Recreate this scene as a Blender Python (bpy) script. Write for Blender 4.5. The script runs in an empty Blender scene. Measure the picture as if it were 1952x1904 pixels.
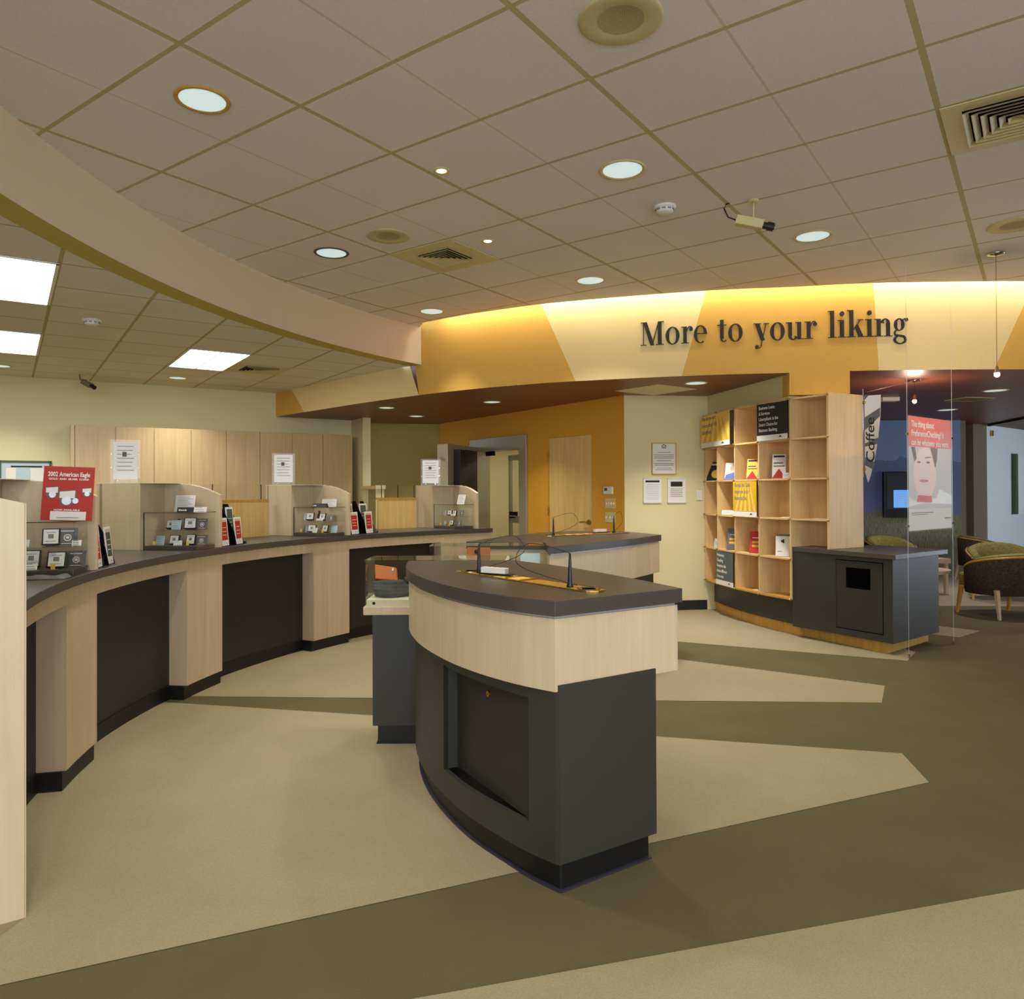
import bpy, math, random
from mathutils import Matrix, Vector
random.seed(7)
PI = math.pi
SC = bpy.context.scene
COL = SC.collection
rad = math.radians

# ------------------------------------------------------------------ camera
cam_d = bpy.data.cameras.new('camera')
cam_d.sensor_fit = 'HORIZONTAL'
cam_d.sensor_width = 36.0
cam_d.lens = 1418.0 / 1952.0 * 36.0
cam_d.shift_x = (976 - 958) / 1952.0
cam_d.shift_y = -(952 - 926) / 1952.0
cam_d.clip_start = 0.02
cam = bpy.data.objects.new('camera', cam_d)
COL.objects.link(cam)
_p, _r = 0.0078, -0.0042
_cp, _sp, _cr, _sr = math.cos(_p), math.sin(_p), math.cos(_r), math.sin(_r)
_Rp = Matrix(((1, 0, 0), (0, _cp, _sp), (0, -_sp, _cp)))
_Rr = Matrix(((_cr, 0, _sr), (0, 1, 0), (-_sr, 0, _cr)))
_M = _Rr @ _Rp
R_, F_, U_ = Vector(_M[0]), Vector(_M[1]), Vector(_M[2])
m4 = Matrix((( R_.x, U_.x, -F_.x, 0), (R_.y, U_.y, -F_.y, 0), (R_.z, U_.z, -F_.z, 1.35), (0, 0, 0, 1)))
cam.matrix_world = m4
SC.camera = cam

# ------------------------------------------------------------------ exposure, world
SC.view_settings.view_transform = 'Standard'
SC.view_settings.look = 'None'
SC.view_settings.gamma = 1.0
SC.view_settings.use_curve_mapping = False
SC.view_settings.exposure = 0.0
w = bpy.data.worlds.new('sky')
SC.world = w
w.use_nodes = True
bg = w.node_tree.nodes['Background']
bg.inputs[0].default_value = (0.62, 0.78, 1.0, 1)
bg.inputs[1].default_value = 2.6
SC.cycles.max_bounces = 10
SC.cycles.diffuse_bounces = 5
SC.cycles.glossy_bounces = 4
SC.cycles.transmission_bounces = 8
SC.cycles.transparent_max_bounces = 16
SC.cycles.sample_clamp_indirect = 4.0
SC.cycles.caustics_reflective = False
SC.cycles.caustics_refractive = False

def light(name, kind, loc, energy, color=(1, 1, 1), size=0.2, size_y=None, rot=(0, 0, 0), spot=None, blend=0.5, spread=None):
    d = bpy.data.lights.new(name, kind)
    d.energy = energy
    d.color = color
    if kind == 'AREA':
        d.shape = 'RECTANGLE' if size_y else 'DISK'
        d.size = size
        if size_y: d.size_y = size_y
        if spread: d.spread = spread
    elif kind == 'SPOT':
        d.spot_size = spot or rad(80)
        d.spot_blend = blend
        d.shadow_soft_size = size
    else:
        d.shadow_soft_size = size
    o = bpy.data.objects.new(name, d)
    o.location = loc
    o.rotation_euler = rot
    COL.objects.link(o)
    return o

# area lamps: added fill at unseen shopfront glazing behind the camera, and the lounge windows (see wall_back, wall_right)
DAY = (0.80, 0.90, 1.0)
light('added_fill_back', 'AREA', (1.5, -3.95, 1.9), 270, (0.97, 0.97, 1.0), 9.0, 2.4, (rad(-90), 0, rad(180)))  # added fill lamp, stands inside the unseen front glazing
light('daylight_right', 'AREA', (11.9, 8.6, 1.5), 200, (0.82, 0.88, 1.0), 7.0, 2.0, (0, rad(90), 0))

# ------------------------------------------------------------------ materials
MATS = {}
def _new(name):
    m = bpy.data.materials.new(name)
    m.use_nodes = True
    nt = m.node_tree
    b = nt.nodes['Principled BSDF']
    MATS[name] = m
    return m, nt, b
def s2l(c):
    return tuple((x / 12.92 if x <= 0.04045 else ((x + 0.055) / 1.055) ** 2.4) for x in [v / 255.0 for v in c])
def rgb(c):
    return (*s2l(c), 1)
def N(nt, t, **kw):
    n = nt.nodes.new(t)
    for k, v in kw.items():
        setattr(n, k, v)
    return n
def coords(nt, scale=(1, 1, 1), rot=(0, 0, 0), kind='Object', loc=(0, 0, 0)):
    tc = N(nt, 'ShaderNodeTexCoord')
    mp = N(nt, 'ShaderNodeMapping')
    mp.inputs['Scale'].default_value = scale
    mp.inputs['Rotation'].default_value = rot
    mp.inputs['Location'].default_value = loc
    nt.links.new(tc.outputs[kind], mp.inputs[0])
    return mp.outputs[0]
def noise(nt, vec, scale, detail=3, rough=0.5):
    n = N(nt, 'ShaderNodeTexNoise')
    n.inputs['Scale'].default_value = scale
    n.inputs['Detail'].default_value = detail
    n.inputs['Roughness'].default_value = rough
    nt.links.new(vec, n.inputs['Vector'])
    return n.outputs['Fac']
def ramp(nt, fac, stops):
    r = N(nt, 'ShaderNodeValToRGB')
    el = r.color_ramp.elements
    while len(el) < len(stops): el.new(0.5)
    for e, (p, c) in zip(el, stops):
        e.position = p
        e.color = c
    nt.links.new(fac, r.inputs[0])
    return r.outputs[0]
def mathn(nt, op, a, b=None, c=None):
    n = N(nt, 'ShaderNodeMath', operation=op)
    for i, v in enumerate((a, b, c)):
        if v is None: continue
        if isinstance(v, (int, float)): n.inputs[i].default_value = v
        else: nt.links.new(v, n.inputs[i])
    return n.outputs[0]
def mixc(nt, fac, a, b, mode='MIX'):
    n = N(nt, 'ShaderNodeMix', data_type='RGBA', blend_type=mode)
    for idx, v in ((0, fac), (6, a), (7, b)):
        if isinstance(v, (int, float)): n.inputs[idx].default_value = v
        elif isinstance(v, tuple): n.inputs[idx].default_value = v
        else: nt.links.new(v, n.inputs[idx])
    return n.outputs[2]
def bump(nt, b, h, strength=0.3, dist=0.01):
    n = N(nt, 'ShaderNodeBump')
    n.inputs['Strength'].default_value = strength
    n.inputs['Distance'].default_value = dist
    nt.links.new(h, n.inputs['Height'])
    nt.links.new(n.outputs[0], b.inputs['Normal'])

def plain(name, c, rough=0.5, metal=0.0, spec=0.5, var=0.04, nscale=60, bmp=0.0):
    m, nt, b = _new(name)
    b.inputs['Roughness'].default_value = rough
    b.inputs['Metallic'].default_value = metal
    b.inputs['Specular IOR Level'].default_value = spec
    v = coords(nt)
    f = noise(nt, v, nscale)
    lo = tuple(min(1, x * (1 - var)) for x in s2l(c)) + (1,)
    hi = tuple(min(1, x * (1 + var)) for x in s2l(c)) + (1,)
    nt.links.new(ramp(nt, f, [(0.3, lo), (0.7, hi)]), b.inputs['Base Color'])
    if bmp: bump(nt, b, f, bmp, 0.004)
    return m
def wood(name, c, c2, rough=0.38, strip=0.30, dirv=(1.0, 0.72), amt=0.10):
    m, nt, b = _new(name)
    b.inputs['Roughness'].default_value = rough
    v = coords(nt, (14, 14, 0.9))
    g = noise(nt, v, 2.2, 5, 0.6)
    v2 = coords(nt, (70, 70, 2.0))
    g2 = noise(nt, v2, 2.0, 3, 0.6)
    base = ramp(nt, g, [(0.28, rgb(c2)), (0.72, rgb(c))])
    tc = N(nt, 'ShaderNodeTexCoord')
    sep = N(nt, 'ShaderNodeSeparateXYZ')
    nt.links.new(tc.outputs['Object'], sep.inputs[0])
    u = mathn(nt, 'ADD', mathn(nt, 'MULTIPLY', sep.outputs[0], dirv[0]), mathn(nt, 'MULTIPLY', sep.outputs[1], dirv[1]))
    fl = mathn(nt, 'FLOOR', mathn(nt, 'DIVIDE', u, strip))
    wn = N(nt, 'ShaderNodeTexWhiteNoise', noise_dimensions='1D')
    nt.links.new(fl, wn.inputs['W'])
    k = mathn(nt, 'ADD', 1.0 - amt / 2, mathn(nt, 'MULTIPLY', wn.outputs[0], amt))
    k2 = mathn(nt, 'MULTIPLY', k, mathn(nt, 'ADD', 0.95, mathn(nt, 'MULTIPLY', g2, 0.10)))
    cc = N(nt, 'ShaderNodeCombineColor')
    for i in range(3): nt.links.new(k2, cc.inputs[i])
    nt.links.new(mixc(nt, 1.0, base, cc.outputs[0], 'MULTIPLY'), b.inputs['Base Color'])
    return m
def emis(name, c, s):
    m, nt, b = _new(name)
    b.inputs['Base Color'].default_value = (*s2l(c), 1)
    b.inputs['Emission Color'].default_value = (*s2l(c), 1)
    b.inputs['Emission Strength'].default_value = s
    return m
def glass(name, tint=(0.93, 0.97, 0.94), refl=0.9):
    m, nt, b = _new(name)
    nt.nodes.remove(b)
    out = nt.nodes['Material Output']
    tr = N(nt, 'ShaderNodeBsdfTransparent')
    tr.inputs[0].default_value = (*tint, 1)
    gl = N(nt, 'ShaderNodeBsdfGlossy')
    gl.inputs['Roughness'].default_value = 0.02
    gl.inputs[0].default_value = (1, 1, 1, 1)
    fr = N(nt, 'ShaderNodeFresnel')
    fr.inputs[0].default_value = 1.5
    mx = N(nt, 'ShaderNodeMixShader')
    geo = N(nt, 'ShaderNodeNewGeometry')
    front = mathn(nt, 'SUBTRACT', 1.0, geo.outputs['Backfacing'])
    nt.links.new(mathn(nt, 'MULTIPLY', mathn(nt, 'MULTIPLY', fr.outputs[0], front), refl), mx.inputs[0])
    nt.links.new(tr.outputs[0], mx.inputs[1])
    nt.links.new(gl.outputs[0], mx.inputs[2])
    nt.links.new(mx.outputs[0], out.inputs[0])
    return m
def carpet(name, c, c2):
    m, nt, b = _new(name)
    b.inputs['Roughness'].default_value = 0.95
    b.inputs['Specular IOR Level'].default_value = 0.1
    v = coords(nt)
    f = noise(nt, v, 2.2, 4, 0.6)
    g = noise(nt, v, 260, 2, 0.7)
    col = mixc(nt, f, rgb(c2), rgb(c))
    k = ramp(nt, g, [(0.25, (0.78, 0.78, 0.78, 1)), (0.75, (1.12, 1.12, 1.12, 1))])
    nt.links.new(mixc(nt, 1.0, col, k, 'MULTIPLY'), b.inputs['Base Color'])
    bump(nt, b, g, 0.5, 0.004)
    return m
def tiles(name, c, cbar, ang, ox, oy, bar=0.014, faint=0.5, size=0.61, period=2.0):
    """acoustic lay-in ceiling: rotated square module, T-bars both ways, every second one along local Y only a scored line"""
    m, nt, b = _new(name)
    b.inputs['Roughness'].default_value = 0.9
    tc = N(nt, 'ShaderNodeTexCoord')
    sep = N(nt, 'ShaderNodeSeparateXYZ')
    nt.links.new(tc.outputs['Object'], sep.inputs[0])
    ca, sa = math.cos(ang), math.sin(ang)
    X = mathn(nt, 'SUBTRACT', sep.outputs[0], ox)
    Y = mathn(nt, 'SUBTRACT', sep.outputs[1], oy)
    u = mathn(nt, 'DIVIDE', mathn(nt, 'ADD', mathn(nt, 'MULTIPLY', X, ca), mathn(nt, 'MULTIPLY', Y, sa)), size)
    v = mathn(nt, 'DIVIDE', mathn(nt, 'SUBTRACT', mathn(nt, 'MULTIPLY', Y, ca), mathn(nt, 'MULTIPLY', X, sa)), size)
    def line(x, wdt, period=1.0):
        y = mathn(nt, 'DIVIDE', x, period)
        fr = mathn(nt, 'FRACT', mathn(nt, 'ADD', y, 0.5))
        d = mathn(nt, 'ABSOLUTE', mathn(nt, 'SUBTRACT', fr, 0.5))
        return mathn(nt, 'LESS_THAN', d, wdt / size / period)
    lu2 = line(u, bar, period)
    lu1 = line(u, bar * 0.45, 1.0)
    lv = line(v, bar * 0.8, 1.0)
    hard = mathn(nt, 'MAXIMUM', lu2, lv)
    soft = mathn(nt, 'MULTIPLY', lu1, faint)
    lines = mathn(nt, 'MAXIMUM', hard, soft)
    g = noise(nt, coords(nt), 220, 3, 0.8)
    g2 = noise(nt, coords(nt), 1.3, 2, 0.5)
    base = mixc(nt, 1.0, rgb(c), ramp(nt, g, [(0.3, (0.88, 0.88, 0.88, 1)), (0.6, (1.05, 1.05, 1.05, 1))]), 'MULTIPLY')
    base = mixc(nt, 1.0, base, ramp(nt, g2, [(0.3, (0.96, 0.97, 0.96, 1)), (0.7, (1.03, 1.0, 1.0, 1))]), 'MULTIPLY')
    nt.links.new(mixc(nt, lines, base, rgb(cbar)), b.inputs['Base Color'])
    bump(nt, b, g, 0.25, 0.003)
    return m

G_ANG = 0.6273                      # the main ceiling grid is turned this much against the camera axis
MAPLE = wood('maple', (214, 194, 162), (203, 181, 147), amt=0.15)
MAPLE_D = wood('maple_door', (226, 194, 128), (208, 170, 100))
MAPLE_S = wood('maple_shelving', (230, 200, 146), (216, 180, 122))
MAPLE_C = wood('maple_cabinet', (212, 190, 158), (198, 173, 140))
MAPLE_R = wood('maple_rear_cabinet', (204, 178, 134), (190, 161, 114))
GOLDWOOD = wood('honey_wood', (205, 160, 72), (180, 134, 54))
DARK = plain('dark_laminate', (52, 52, 46), 0.45, var=0.08, nscale=400)
DARKPANEL = plain('dark_panel', (43, 40, 36), 0.6, var=0.12, nscale=500)
TOP = plain('grey_countertop', (74, 69, 62), 0.33, var=0.14, nscale=500)
RUBBER = plain('black_rubber_base', (17, 17, 18), 0.45)
BLACK = plain('black_plastic', (16, 15, 15), 0.4)
BLACKM = plain('black_metal', (22, 20, 20), 0.3, 0.6)
STEEL = plain('brushed_steel', (178, 171, 146), 0.38, 0.45, bmp=0.02)
CHROME = plain('chrome', (205, 205, 205), 0.15, 1.0)
BRASS = plain('brass', (200, 160, 70), 0.28, 1.0)
ALU = plain('aluminium_strip', (205, 205, 210), 0.4, 0.6)
CREAM = plain('cream_paint', (222, 212, 168), 0.85, var=0.02, nscale=90, bmp=0.04)
CREAML = plain('pale_cream_paint', (222, 210, 162), 0.85, var=0.02, nscale=90, bmp=0.04)
OLIVE = plain('olive_paint', (172, 154, 92), 0.85, var=0.02, nscale=90)
ORANGE = plain('ochre_paint', (214, 156, 46), 0.8, var=0.03, nscale=90, bmp=0.04)
GOLD = plain('gold_paint', (218, 172, 80), 0.8, var=0.03, nscale=90, bmp=0.04)
BUTTER = plain('butter_paint', (236, 212, 152), 0.8, var=0.02, nscale=90, bmp=0.04)
FASCIA = plain('fascia_paint', (214, 196, 168), 0.85, var=0.02, nscale=90, bmp=0.03)
BAND = plain('soffit_edge_paint', (186, 166, 78), 0.85, var=0.02, nscale=90)
MAROON = plain('maroon_paint', (118, 66, 42), 0.42, var=0.03, nscale=30)
TAUPE = plain('taupe_paint', (120, 108, 84), 0.85)
WHITEW = plain('white_wall_paint', (222, 224, 226), 0.8)
GREYC = plain('brown_grey_paint', (128, 104, 84), 0.8)
WHITE = plain('white_plastic', (226, 224, 214), 0.5)
PAPER = plain('white_paper', (232, 230, 224), 0.8, var=0.01)
BEIGE = plain('beige_plastic', (196, 180, 136), 0.5)
IVORY = plain('ivory_metal', (206, 192, 140), 0.5)
DEEP = plain('opening_shade', (7, 6, 6), 1.0, spec=0.0)  # near-black colour painted on sheets for the shade inside openings
LIP = plain('rubber_lip_sheen', (52, 52, 62), 0.3)  # lighter and bluer than the base, reflection put into the colour
RED = plain('red_print', (176, 38, 20), 0.55)
ORNG = plain('orange_print', (216, 82, 22), 0.5)
GREENP = plain('green_print', (70, 86, 60), 0.55)
NAVY = plain('navy_print', (28, 30, 38), 0.5)
TEALP = plain('slate_print', (78, 92, 92), 0.55)
YELP = plain('yellow_print', (216, 172, 40), 0.55)
YELL = plain('pale_yellow_print', (238, 204, 96), 0.55)
INK = plain('ink', (34, 26, 20), 0.7)
INKG = plain('grey_ink', (130, 126, 120), 0.7)
SKIN = plain('printed_skin', (214, 180, 162), 0.6)
BLUEP = plain('blue_print', (90, 120, 190), 0.5)
BLUEPALE = plain('pale_blue_card', (186, 205, 214), 0.6)
GREYP = plain('grey_card', (96, 96, 96), 0.5)
PURSE = plain('tan_leather', (188, 102, 34), 0.5)
FELT = plain('grey_felt', (74, 76, 72), 0.95, var=0.4, nscale=14)
LINER = plain('cream_liner', (214, 208, 176), 0.7)
UPH_D = plain('dark_weave', (66, 52, 38), 0.95, var=0.5, nscale=46)
UPH_G = plain('green_weave', (136, 130, 66), 0.95, var=0.3, nscale=46)
GLASS = glass('clear_glass', (0.985, 0.992, 0.985))
GLASSG = glass('green_edge_glass', (0.93, 0.975, 0.95))
ACRYL = glass('acrylic', (0.985, 0.985, 0.985), 0.3)
ACRYL_M = glass('matt_acrylic', (0.99, 0.99, 0.99), 0.04)
C_LIGHT = carpet('tan_carpet', (170, 157, 128), (154, 141, 110))
C_DARK = carpet('olive_carpet', (110, 102, 74), (94, 86, 58))
T_MAIN = tiles('ceiling_tile', (224, 218, 212), (184, 172, 128), -G_ANG, -1.938, 4.225)
T_LEFT = tiles('ceiling_tile_low', (222, 216, 202), (176, 164, 112), 0.5895, -2.725, 4.577, bar=0.012, period=1.0)
TUBE = emis('fluorescent_diffuser', (255, 253, 240), 10.0)
CANGLOW = emis('downlight_reflector', (208, 230, 232), 0.68)
HALO = emis('halogen_lamp', (255, 225, 190), 22.0)
COVE = emis('cove_lamp_glow', (255, 242, 220), 44.0)
SCREEN = emis('screen_glow', (90, 150, 220), 0.9)

# ------------------------------------------------------------------ mesh helper
class MB:
    def __init__(s):
        s.v, s.f, s.m, s.mats = [], [], [], []
        s.cur = 0
        s.T = None
        s.smooth = []
        s.sm = False
    def mat(s, m):
        if m not in s.mats: s.mats.append(m)
        s.cur = s.mats.index(m)
        return s
    def add(s, vs, fs):
        b = len(s.v)
        if s.T is not None: vs = [tuple(s.T @ Vector(p)) for p in vs]
        s.v += [tuple(p) for p in vs]
        for f in fs:
            s.f.append(tuple(b + i for i in f))
            s.m.append(s.cur)
            s.smooth.append(s.sm)
        return s
    def box(s, x0, x1, y0, y1, z0, z1):
        v = [(x0, y0, z0), (x1, y0, z0), (x1, y1, z0), (x0, y1, z0), (x0, y0, z1), (x1, y0, z1), (x1, y1, z1), (x0, y1, z1)]
        return s.add(v, [(0, 3, 2, 1), (4, 5, 6, 7), (0, 1, 5, 4), (1, 2, 6, 5), (2, 3, 7, 6), (3, 0, 4, 7)])
    def prism(s, pts, z0, z1):
        n = len(pts)
        a = sum(pts[i][0] * pts[(i + 1) % n][1] - pts[(i + 1) % n][0] * pts[i][1] for i in range(n))
        if a < 0: pts = pts[::-1]
        v = [(x, y, z0) for x, y in pts] + [(x, y, z1) for x, y in pts]
        f = [tuple(range(n - 1, -1, -1)), tuple(range(n, 2 * n))] + [(i, (i + 1) % n, n + (i + 1) % n, n + i) for i in range(n)]
        return s.add(v, f)
    def extr(s, pts, a, b, axis='y'):
        """profile pts (p,q) extruded along axis from a to b; axis y: (p->x,q->z); axis x: (p->y,q->z)"""
        n = len(pts)
        if axis == 'y': g = lambda p, q, t: (p, t, q)
        else: g = lambda p, q, t: (t, p, q)
        v = [g(p, q, a) for p, q in pts] + [g(p, q, b) for p, q in pts]
        f = [tuple(range(n)), tuple(range(2 * n - 1, n - 1, -1))] + [(i, n + i, n + (i + 1) % n, (i + 1) % n) for i in range(n)]
        return s.add(v, f)
    def cyl(s, c, r, z0, z1, n=24, r2=None):
        r2 = r if r2 is None else r2
        v = [(c[0] + r * math.cos(2 * PI * i / n), c[1] + r * math.sin(2 * PI * i / n), z0) for i in range(n)]
        v += [(c[0] + r2 * math.cos(2 * PI * i / n), c[1] + r2 * math.sin(2 * PI * i / n), z1) for i in range(n)]
        f = [tuple(range(n - 1, -1, -1)), tuple(range(n, 2 * n))] + [(i, (i + 1) % n, n + (i + 1) % n, n + i) for i in range(n)]
        return s.add(v, f)
    def lathe(s, prof, c=(0, 0, 0), n=32, close=False):
        k = len(prof)
        v = [(c[0] + r * math.cos(2 * PI * i / n), c[1] + r * math.sin(2 * PI * i / n), c[2] + z) for i in range(n) for r, z in prof]
        f = []
        for i in range(n):
            j = (i + 1) % n
            for t in range(k - 1 if not close else k):
                u = (t + 1) % k
                f.append((i * k + t, j * k + t, j * k + u, i * k + u))
        return s.add(v, f)
    def sphere(s, c, r, n=12, sx=1, sy=1, sz=1):
        prof = [(math.sin(PI * i / n), -math.cos(PI * i / n)) for i in range(n + 1)]
        v, f = [], []
        k = n + 1
        m = 2 * n
        for i in range(m):
            a = 2 * PI * i / m
            for q, z in prof: v.append((c[0] + r * sx * q * math.cos(a), c[1] + r * sy * q * math.sin(a), c[2] + r * sz * z))
        for i in range(m):
            j = (i + 1) % m
            for t in range(n): f.append((i * k + t, j * k + t, j * k + t + 1, i * k + t + 1))
        return s.add(v, f)
    def tube(s, path, r, n=8, r_end=None):
        P_ = [Vector(p) for p in path]
        L = len(P_)
        v, f = [], []
        up0 = Vector((0, 0, 1))
        for i, p in enumerate(P_):
            d = (P_[min(i + 1, L - 1)] - P_[max(i - 1, 0)]).normalized()
            up = up0 if abs(d.dot(up0)) < 0.95 else Vector((1, 0, 0))
            a = d.cross(up).normalized()
            b = a.cross(d).normalized()
            rr = r if r_end is None else r + (r_end - r) * i / (L - 1)
            for k in range(n):
                t = 2 * PI * k / n
                v.append(tuple(p + a * rr * math.cos(t) + b * rr * math.sin(t)))
        for i in range(L - 1):
            for k in range(n):
                f.append((i * n + k, i * n + (k + 1) % n, (i + 1) * n + (k + 1) % n, (i + 1) * n + k))
        f += [tuple(range(n - 1, -1, -1)), tuple((L - 1) * n + k for k in range(n))]
        return s.add(v, f)
    def slab(s, curve_a, curve_b, z0, z1):
        """band between two plan polylines of equal length, z0..z1 (z may be lists)"""
        n = len(curve_a)
        v = []
        for i in range(n):
            for (x, y) in (curve_a[i], curve_b[i]):
                v.append((x, y, z0)); v.append((x, y, z1))
        f = []
        for i in range(n - 1):
            a, b = 4 * i, 4 * (i + 1)
            f += [(a, b, b + 1, a + 1), (a + 2, a + 3, b + 3, b + 2), (a + 1, b + 1, b + 3, a + 3), (a, a + 2, b + 2, b)]
        f += [(0, 1, 3, 2), (4 * n - 4, 4 * n - 2, 4 * n - 1, 4 * n - 3)]
        return s.add(v, f)
    def build(s, name, parent=None, bevel=0.0, loc=None, rotz=0.0, smooth=False, recalc=True, seg=2):
        me = bpy.data.meshes.new(name)
        me.from_pydata(s.v, [], s.f)
        for m in s.mats: me.materials.append(m)
        me.polygons.foreach_set('material_index', s.m)
        me.polygons.foreach_set('use_smooth', [bool(x or smooth) for x in s.smooth])
        me.update()
        if recalc:
            import bmesh
            bm = bmesh.new(); bm.from_mesh(me)
            bmesh.ops.recalc_face_normals(bm, faces=bm.faces[:])
            bm.to_mesh(me); bm.free()
        o = bpy.data.objects.new(name, me)
        COL.objects.link(o)
        if loc is not None: o.location = loc
        if rotz: o.rotation_euler = (0, 0, rotz)
        if parent is not None: o.parent = parent
        if bevel:
            b = o.modifiers.new('bevel', 'BEVEL')
            b.width = bevel; b.segments = seg; b.limit_method = 'ANGLE'; b.angle_limit = rad(40)
        return o
def tag(o, label=None, cat=None, group=None, kind=None):
    if label: o['label'] = label
    if cat: o['category'] = cat
    if group: o['group'] = group
    if kind: o['kind'] = kind
    return o
def thing(name, label, cat, loc=(0, 0, 0), rotz=0.0, group=None):
    o = bpy.data.objects.new(name, None)
    COL.objects.link(o)
    o.empty_display_size = 0.1
    o.location = loc
    o.rotation_euler = (0, 0, rotz)
    return tag(o, label, cat, group)
def structure(name, mb, **kw):
    return tag(mb.build(name, **kw), kind='structure')
def copy_tree(o, parent=None):
    c = o.copy(); COL.objects.link(c)
    c.parent = parent
    for ch in list(o.children): copy_tree(ch, c)
    return c
def text(body, size, parent, m, loc, rot=(rad(90), 0, 0), name='lettering', align='LEFT', ext=0.0004, bold=0.0, sx=1.0):
    cu = bpy.data.curves.new(name, 'FONT')
    cu.body = body; cu.size = size; cu.extrude = ext; cu.align_x = align; cu.offset = bold
    cu.materials.append(m)
    o = bpy.data.objects.new(name, cu)
    COL.objects.link(o)
    bpy.context.view_layer.update()
    me = bpy.data.meshes.new_from_object(o)
    bpy.data.objects.remove(o)
    o = bpy.data.objects.new(name, me)
    COL.objects.link(o)
    o.location = loc; o.rotation_euler = rot; o.scale = (sx, 1, 1)
    if parent is not None: o.parent = parent
    return o
def cr(pts, n=8):
    """Catmull-Rom through plan points"""
    out = []
    P_ = [pts[0]] + list(pts) + [pts[-1]]
    for i in range(1, len(P_) - 2):
        p0, p1, p2, p3 = P_[i - 1:i + 3]
        for k in range(n):
            t = k / n
            out.append(tuple(0.5 * ((2 * p1[d]) + (-p0[d] + p2[d]) * t + (2 * p0[d] - 5 * p1[d] + 4 * p2[d] - p3[d]) * t * t + (-p0[d] + 3 * p1[d] - 3 * p2[d] + p3[d]) * t ** 3) for d in range(len(p1))))
    out.append(tuple(pts[-1]))
    return out
def offset(curve, d):
    out = []
    for i, p in enumerate(curve):
        a = curve[max(i - 1, 0)]; b = curve[min(i + 1, len(curve) - 1)]
        dx, dy = b[0] - a[0], b[1] - a[1]
        l = math.hypot(dx, dy) or 1
        out.append((p[0] - dy / l * d, p[1] + dx / l * d))
    return out
def arc(c, r, a0, a1, n):
    return [(c[0] + r * math.cos(rad(a0 + (a1 - a0) * i / n)), c[1] + r * math.sin(rad(a0 + (a1 - a0) * i / n))) for i in range(n + 1)]

H_MAIN, H_LEFT, H_SOF = 3.18, 2.77, 2.43
TC, TR = (2.06, 4.35), 4.13          # the teller counter is an arc about this point
FC, FR = (4.94, 3.87), 7.31          # the ceiling fascia follows another arc

# ================================================================== SETTING
# ---- floor: olive carpet with inlaid tan wedges
mb = MB().mat(C_DARK)
mb.add([(-9, -4.1, 0), (12.2, -4.1, 0), (12.2, 16, 0), (-9, 16, 0)], [(0, 1, 2, 3)])
mb.mat(C_LIGHT)
for poly in ([(-8, -0.69), (-1.39, 2.05), (0.56, 2.86), (1.96, 3.44), (2.04, 3.82), (0.83, 4.10), (-0.81, 4.51), (-2.24, 4.82), (-8, 6.1)],
             [(-2.6, 4.97), (2.40, 4.73), (2.63, 5.14), (1.24, 6.08), (-2.57, 8.66)],
             [(-2.57, 8.66), (3.19, 5.88), (3.43, 6.20), (3.0, 9.6), (-2.0, 12.5)],
             [(3.3, 7.6), (4.17, 6.81), (4.55, 7.11), (3.6, 8.2)],
             [(4.2, 8.7), (9.5, 8.4), (12, 12.5), (4.2, 12.5)],
             [(-4, 1.0), (0.02, 2.06), (1.75, 2.52), (5, 3.38), (5, -3), (-4, -3)]):
    mb.add([(x, y, 0.002) for x, y in poly], [tuple(range(len(poly)))])
structure('floor', mb, recalc=False)

# ---- plan curve of the tall painted wall
YC = [(-3.29, 10.66), (-2.87, 10.20), (-2.28, 9.60), (-1.60, 8.90), (-0.87, 8.24), (-0.40, 7.88), (-0.09, 7.68), (0.37, 7.43), (0.68, 7.30), (1.20, 7.13), (1.69, 6.99), (2.15, 6.89), (2.62, 6.83), (3.15, 6.73), (3.70, 6.69), (4.70, 6.68), (6.0, 6.80), (8.0, 7.25), (12.2, 8.7)]
YD = cr(YC, 10)
def y_at(x):
    for a, b in zip(YD, YD[1:]):
        if a[0] <= x <= b[0]: return a[1] + (b[1] - a[1]) * (x - a[0]) / (b[0] - a[0])
    return YD[0][1] if x < YD[0][0] else YD[-1][1]
def yoff(d, x0=-99, x1=99):
    return [p for p in offset(YD, d) if x0 <= p[0] <= x1]

# painted patches: boundary plan x at the top of the strip and at its bottom
def patch(mb, xb0, xt0, xb1, xt1, z0, z1, m, nx=16, nz=4):
    mb.mat(m)
    v = []
    for j in range(nz + 1):
        t = j / nz
        for i in range(nx + 1):
            s_ = i / nx
            xa = xb0 + (xt0 - xb0) * t; xc = xb1 + (xt1 - xb1) * t
            x = xa + (xc - xa) * s_
            v.append((x, y_at(x), z0 + (z1 - z0) * t))
    f = []
    for j in range(nz):
        for i in range(nx):
            a = j * (nx + 1) + i
            f.append((a, a + 1, a + nx + 2, a + nx + 1))
    mb.sm = True
    mb.add(v, f)
    mb.sm = False
ZT = 3.46
def ext(xb, xt, z_old=3.18):            # carry a slanted paint edge up behind the ceiling line
    return xb + (xt - xb) * (ZT - H_SOF) / (z_old - H_SOF)
mb = MB()
patch(mb, -3.29, -3.29, -2.66, -2.90, H_SOF, H_LEFT, GOLD, 8)
patch(mb, -2.66, -2.90, -0.93, -1.04, H_SOF, H_LEFT, BUTTER, 12)
patch(mb, -0.93, -0.975, -0.80, -0.845, H_SOF, H_LEFT, GOLD, 4)
patch(mb, -0.80, -1.05, 0.72, ext(0.72, 0.41), H_SOF, ZT, GOLD, 24)
patch(mb, 0.72, ext(0.72, 0.41), 1.69, ext(1.69, 1.90), H_SOF, ZT, BUTTER, 16)
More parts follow.
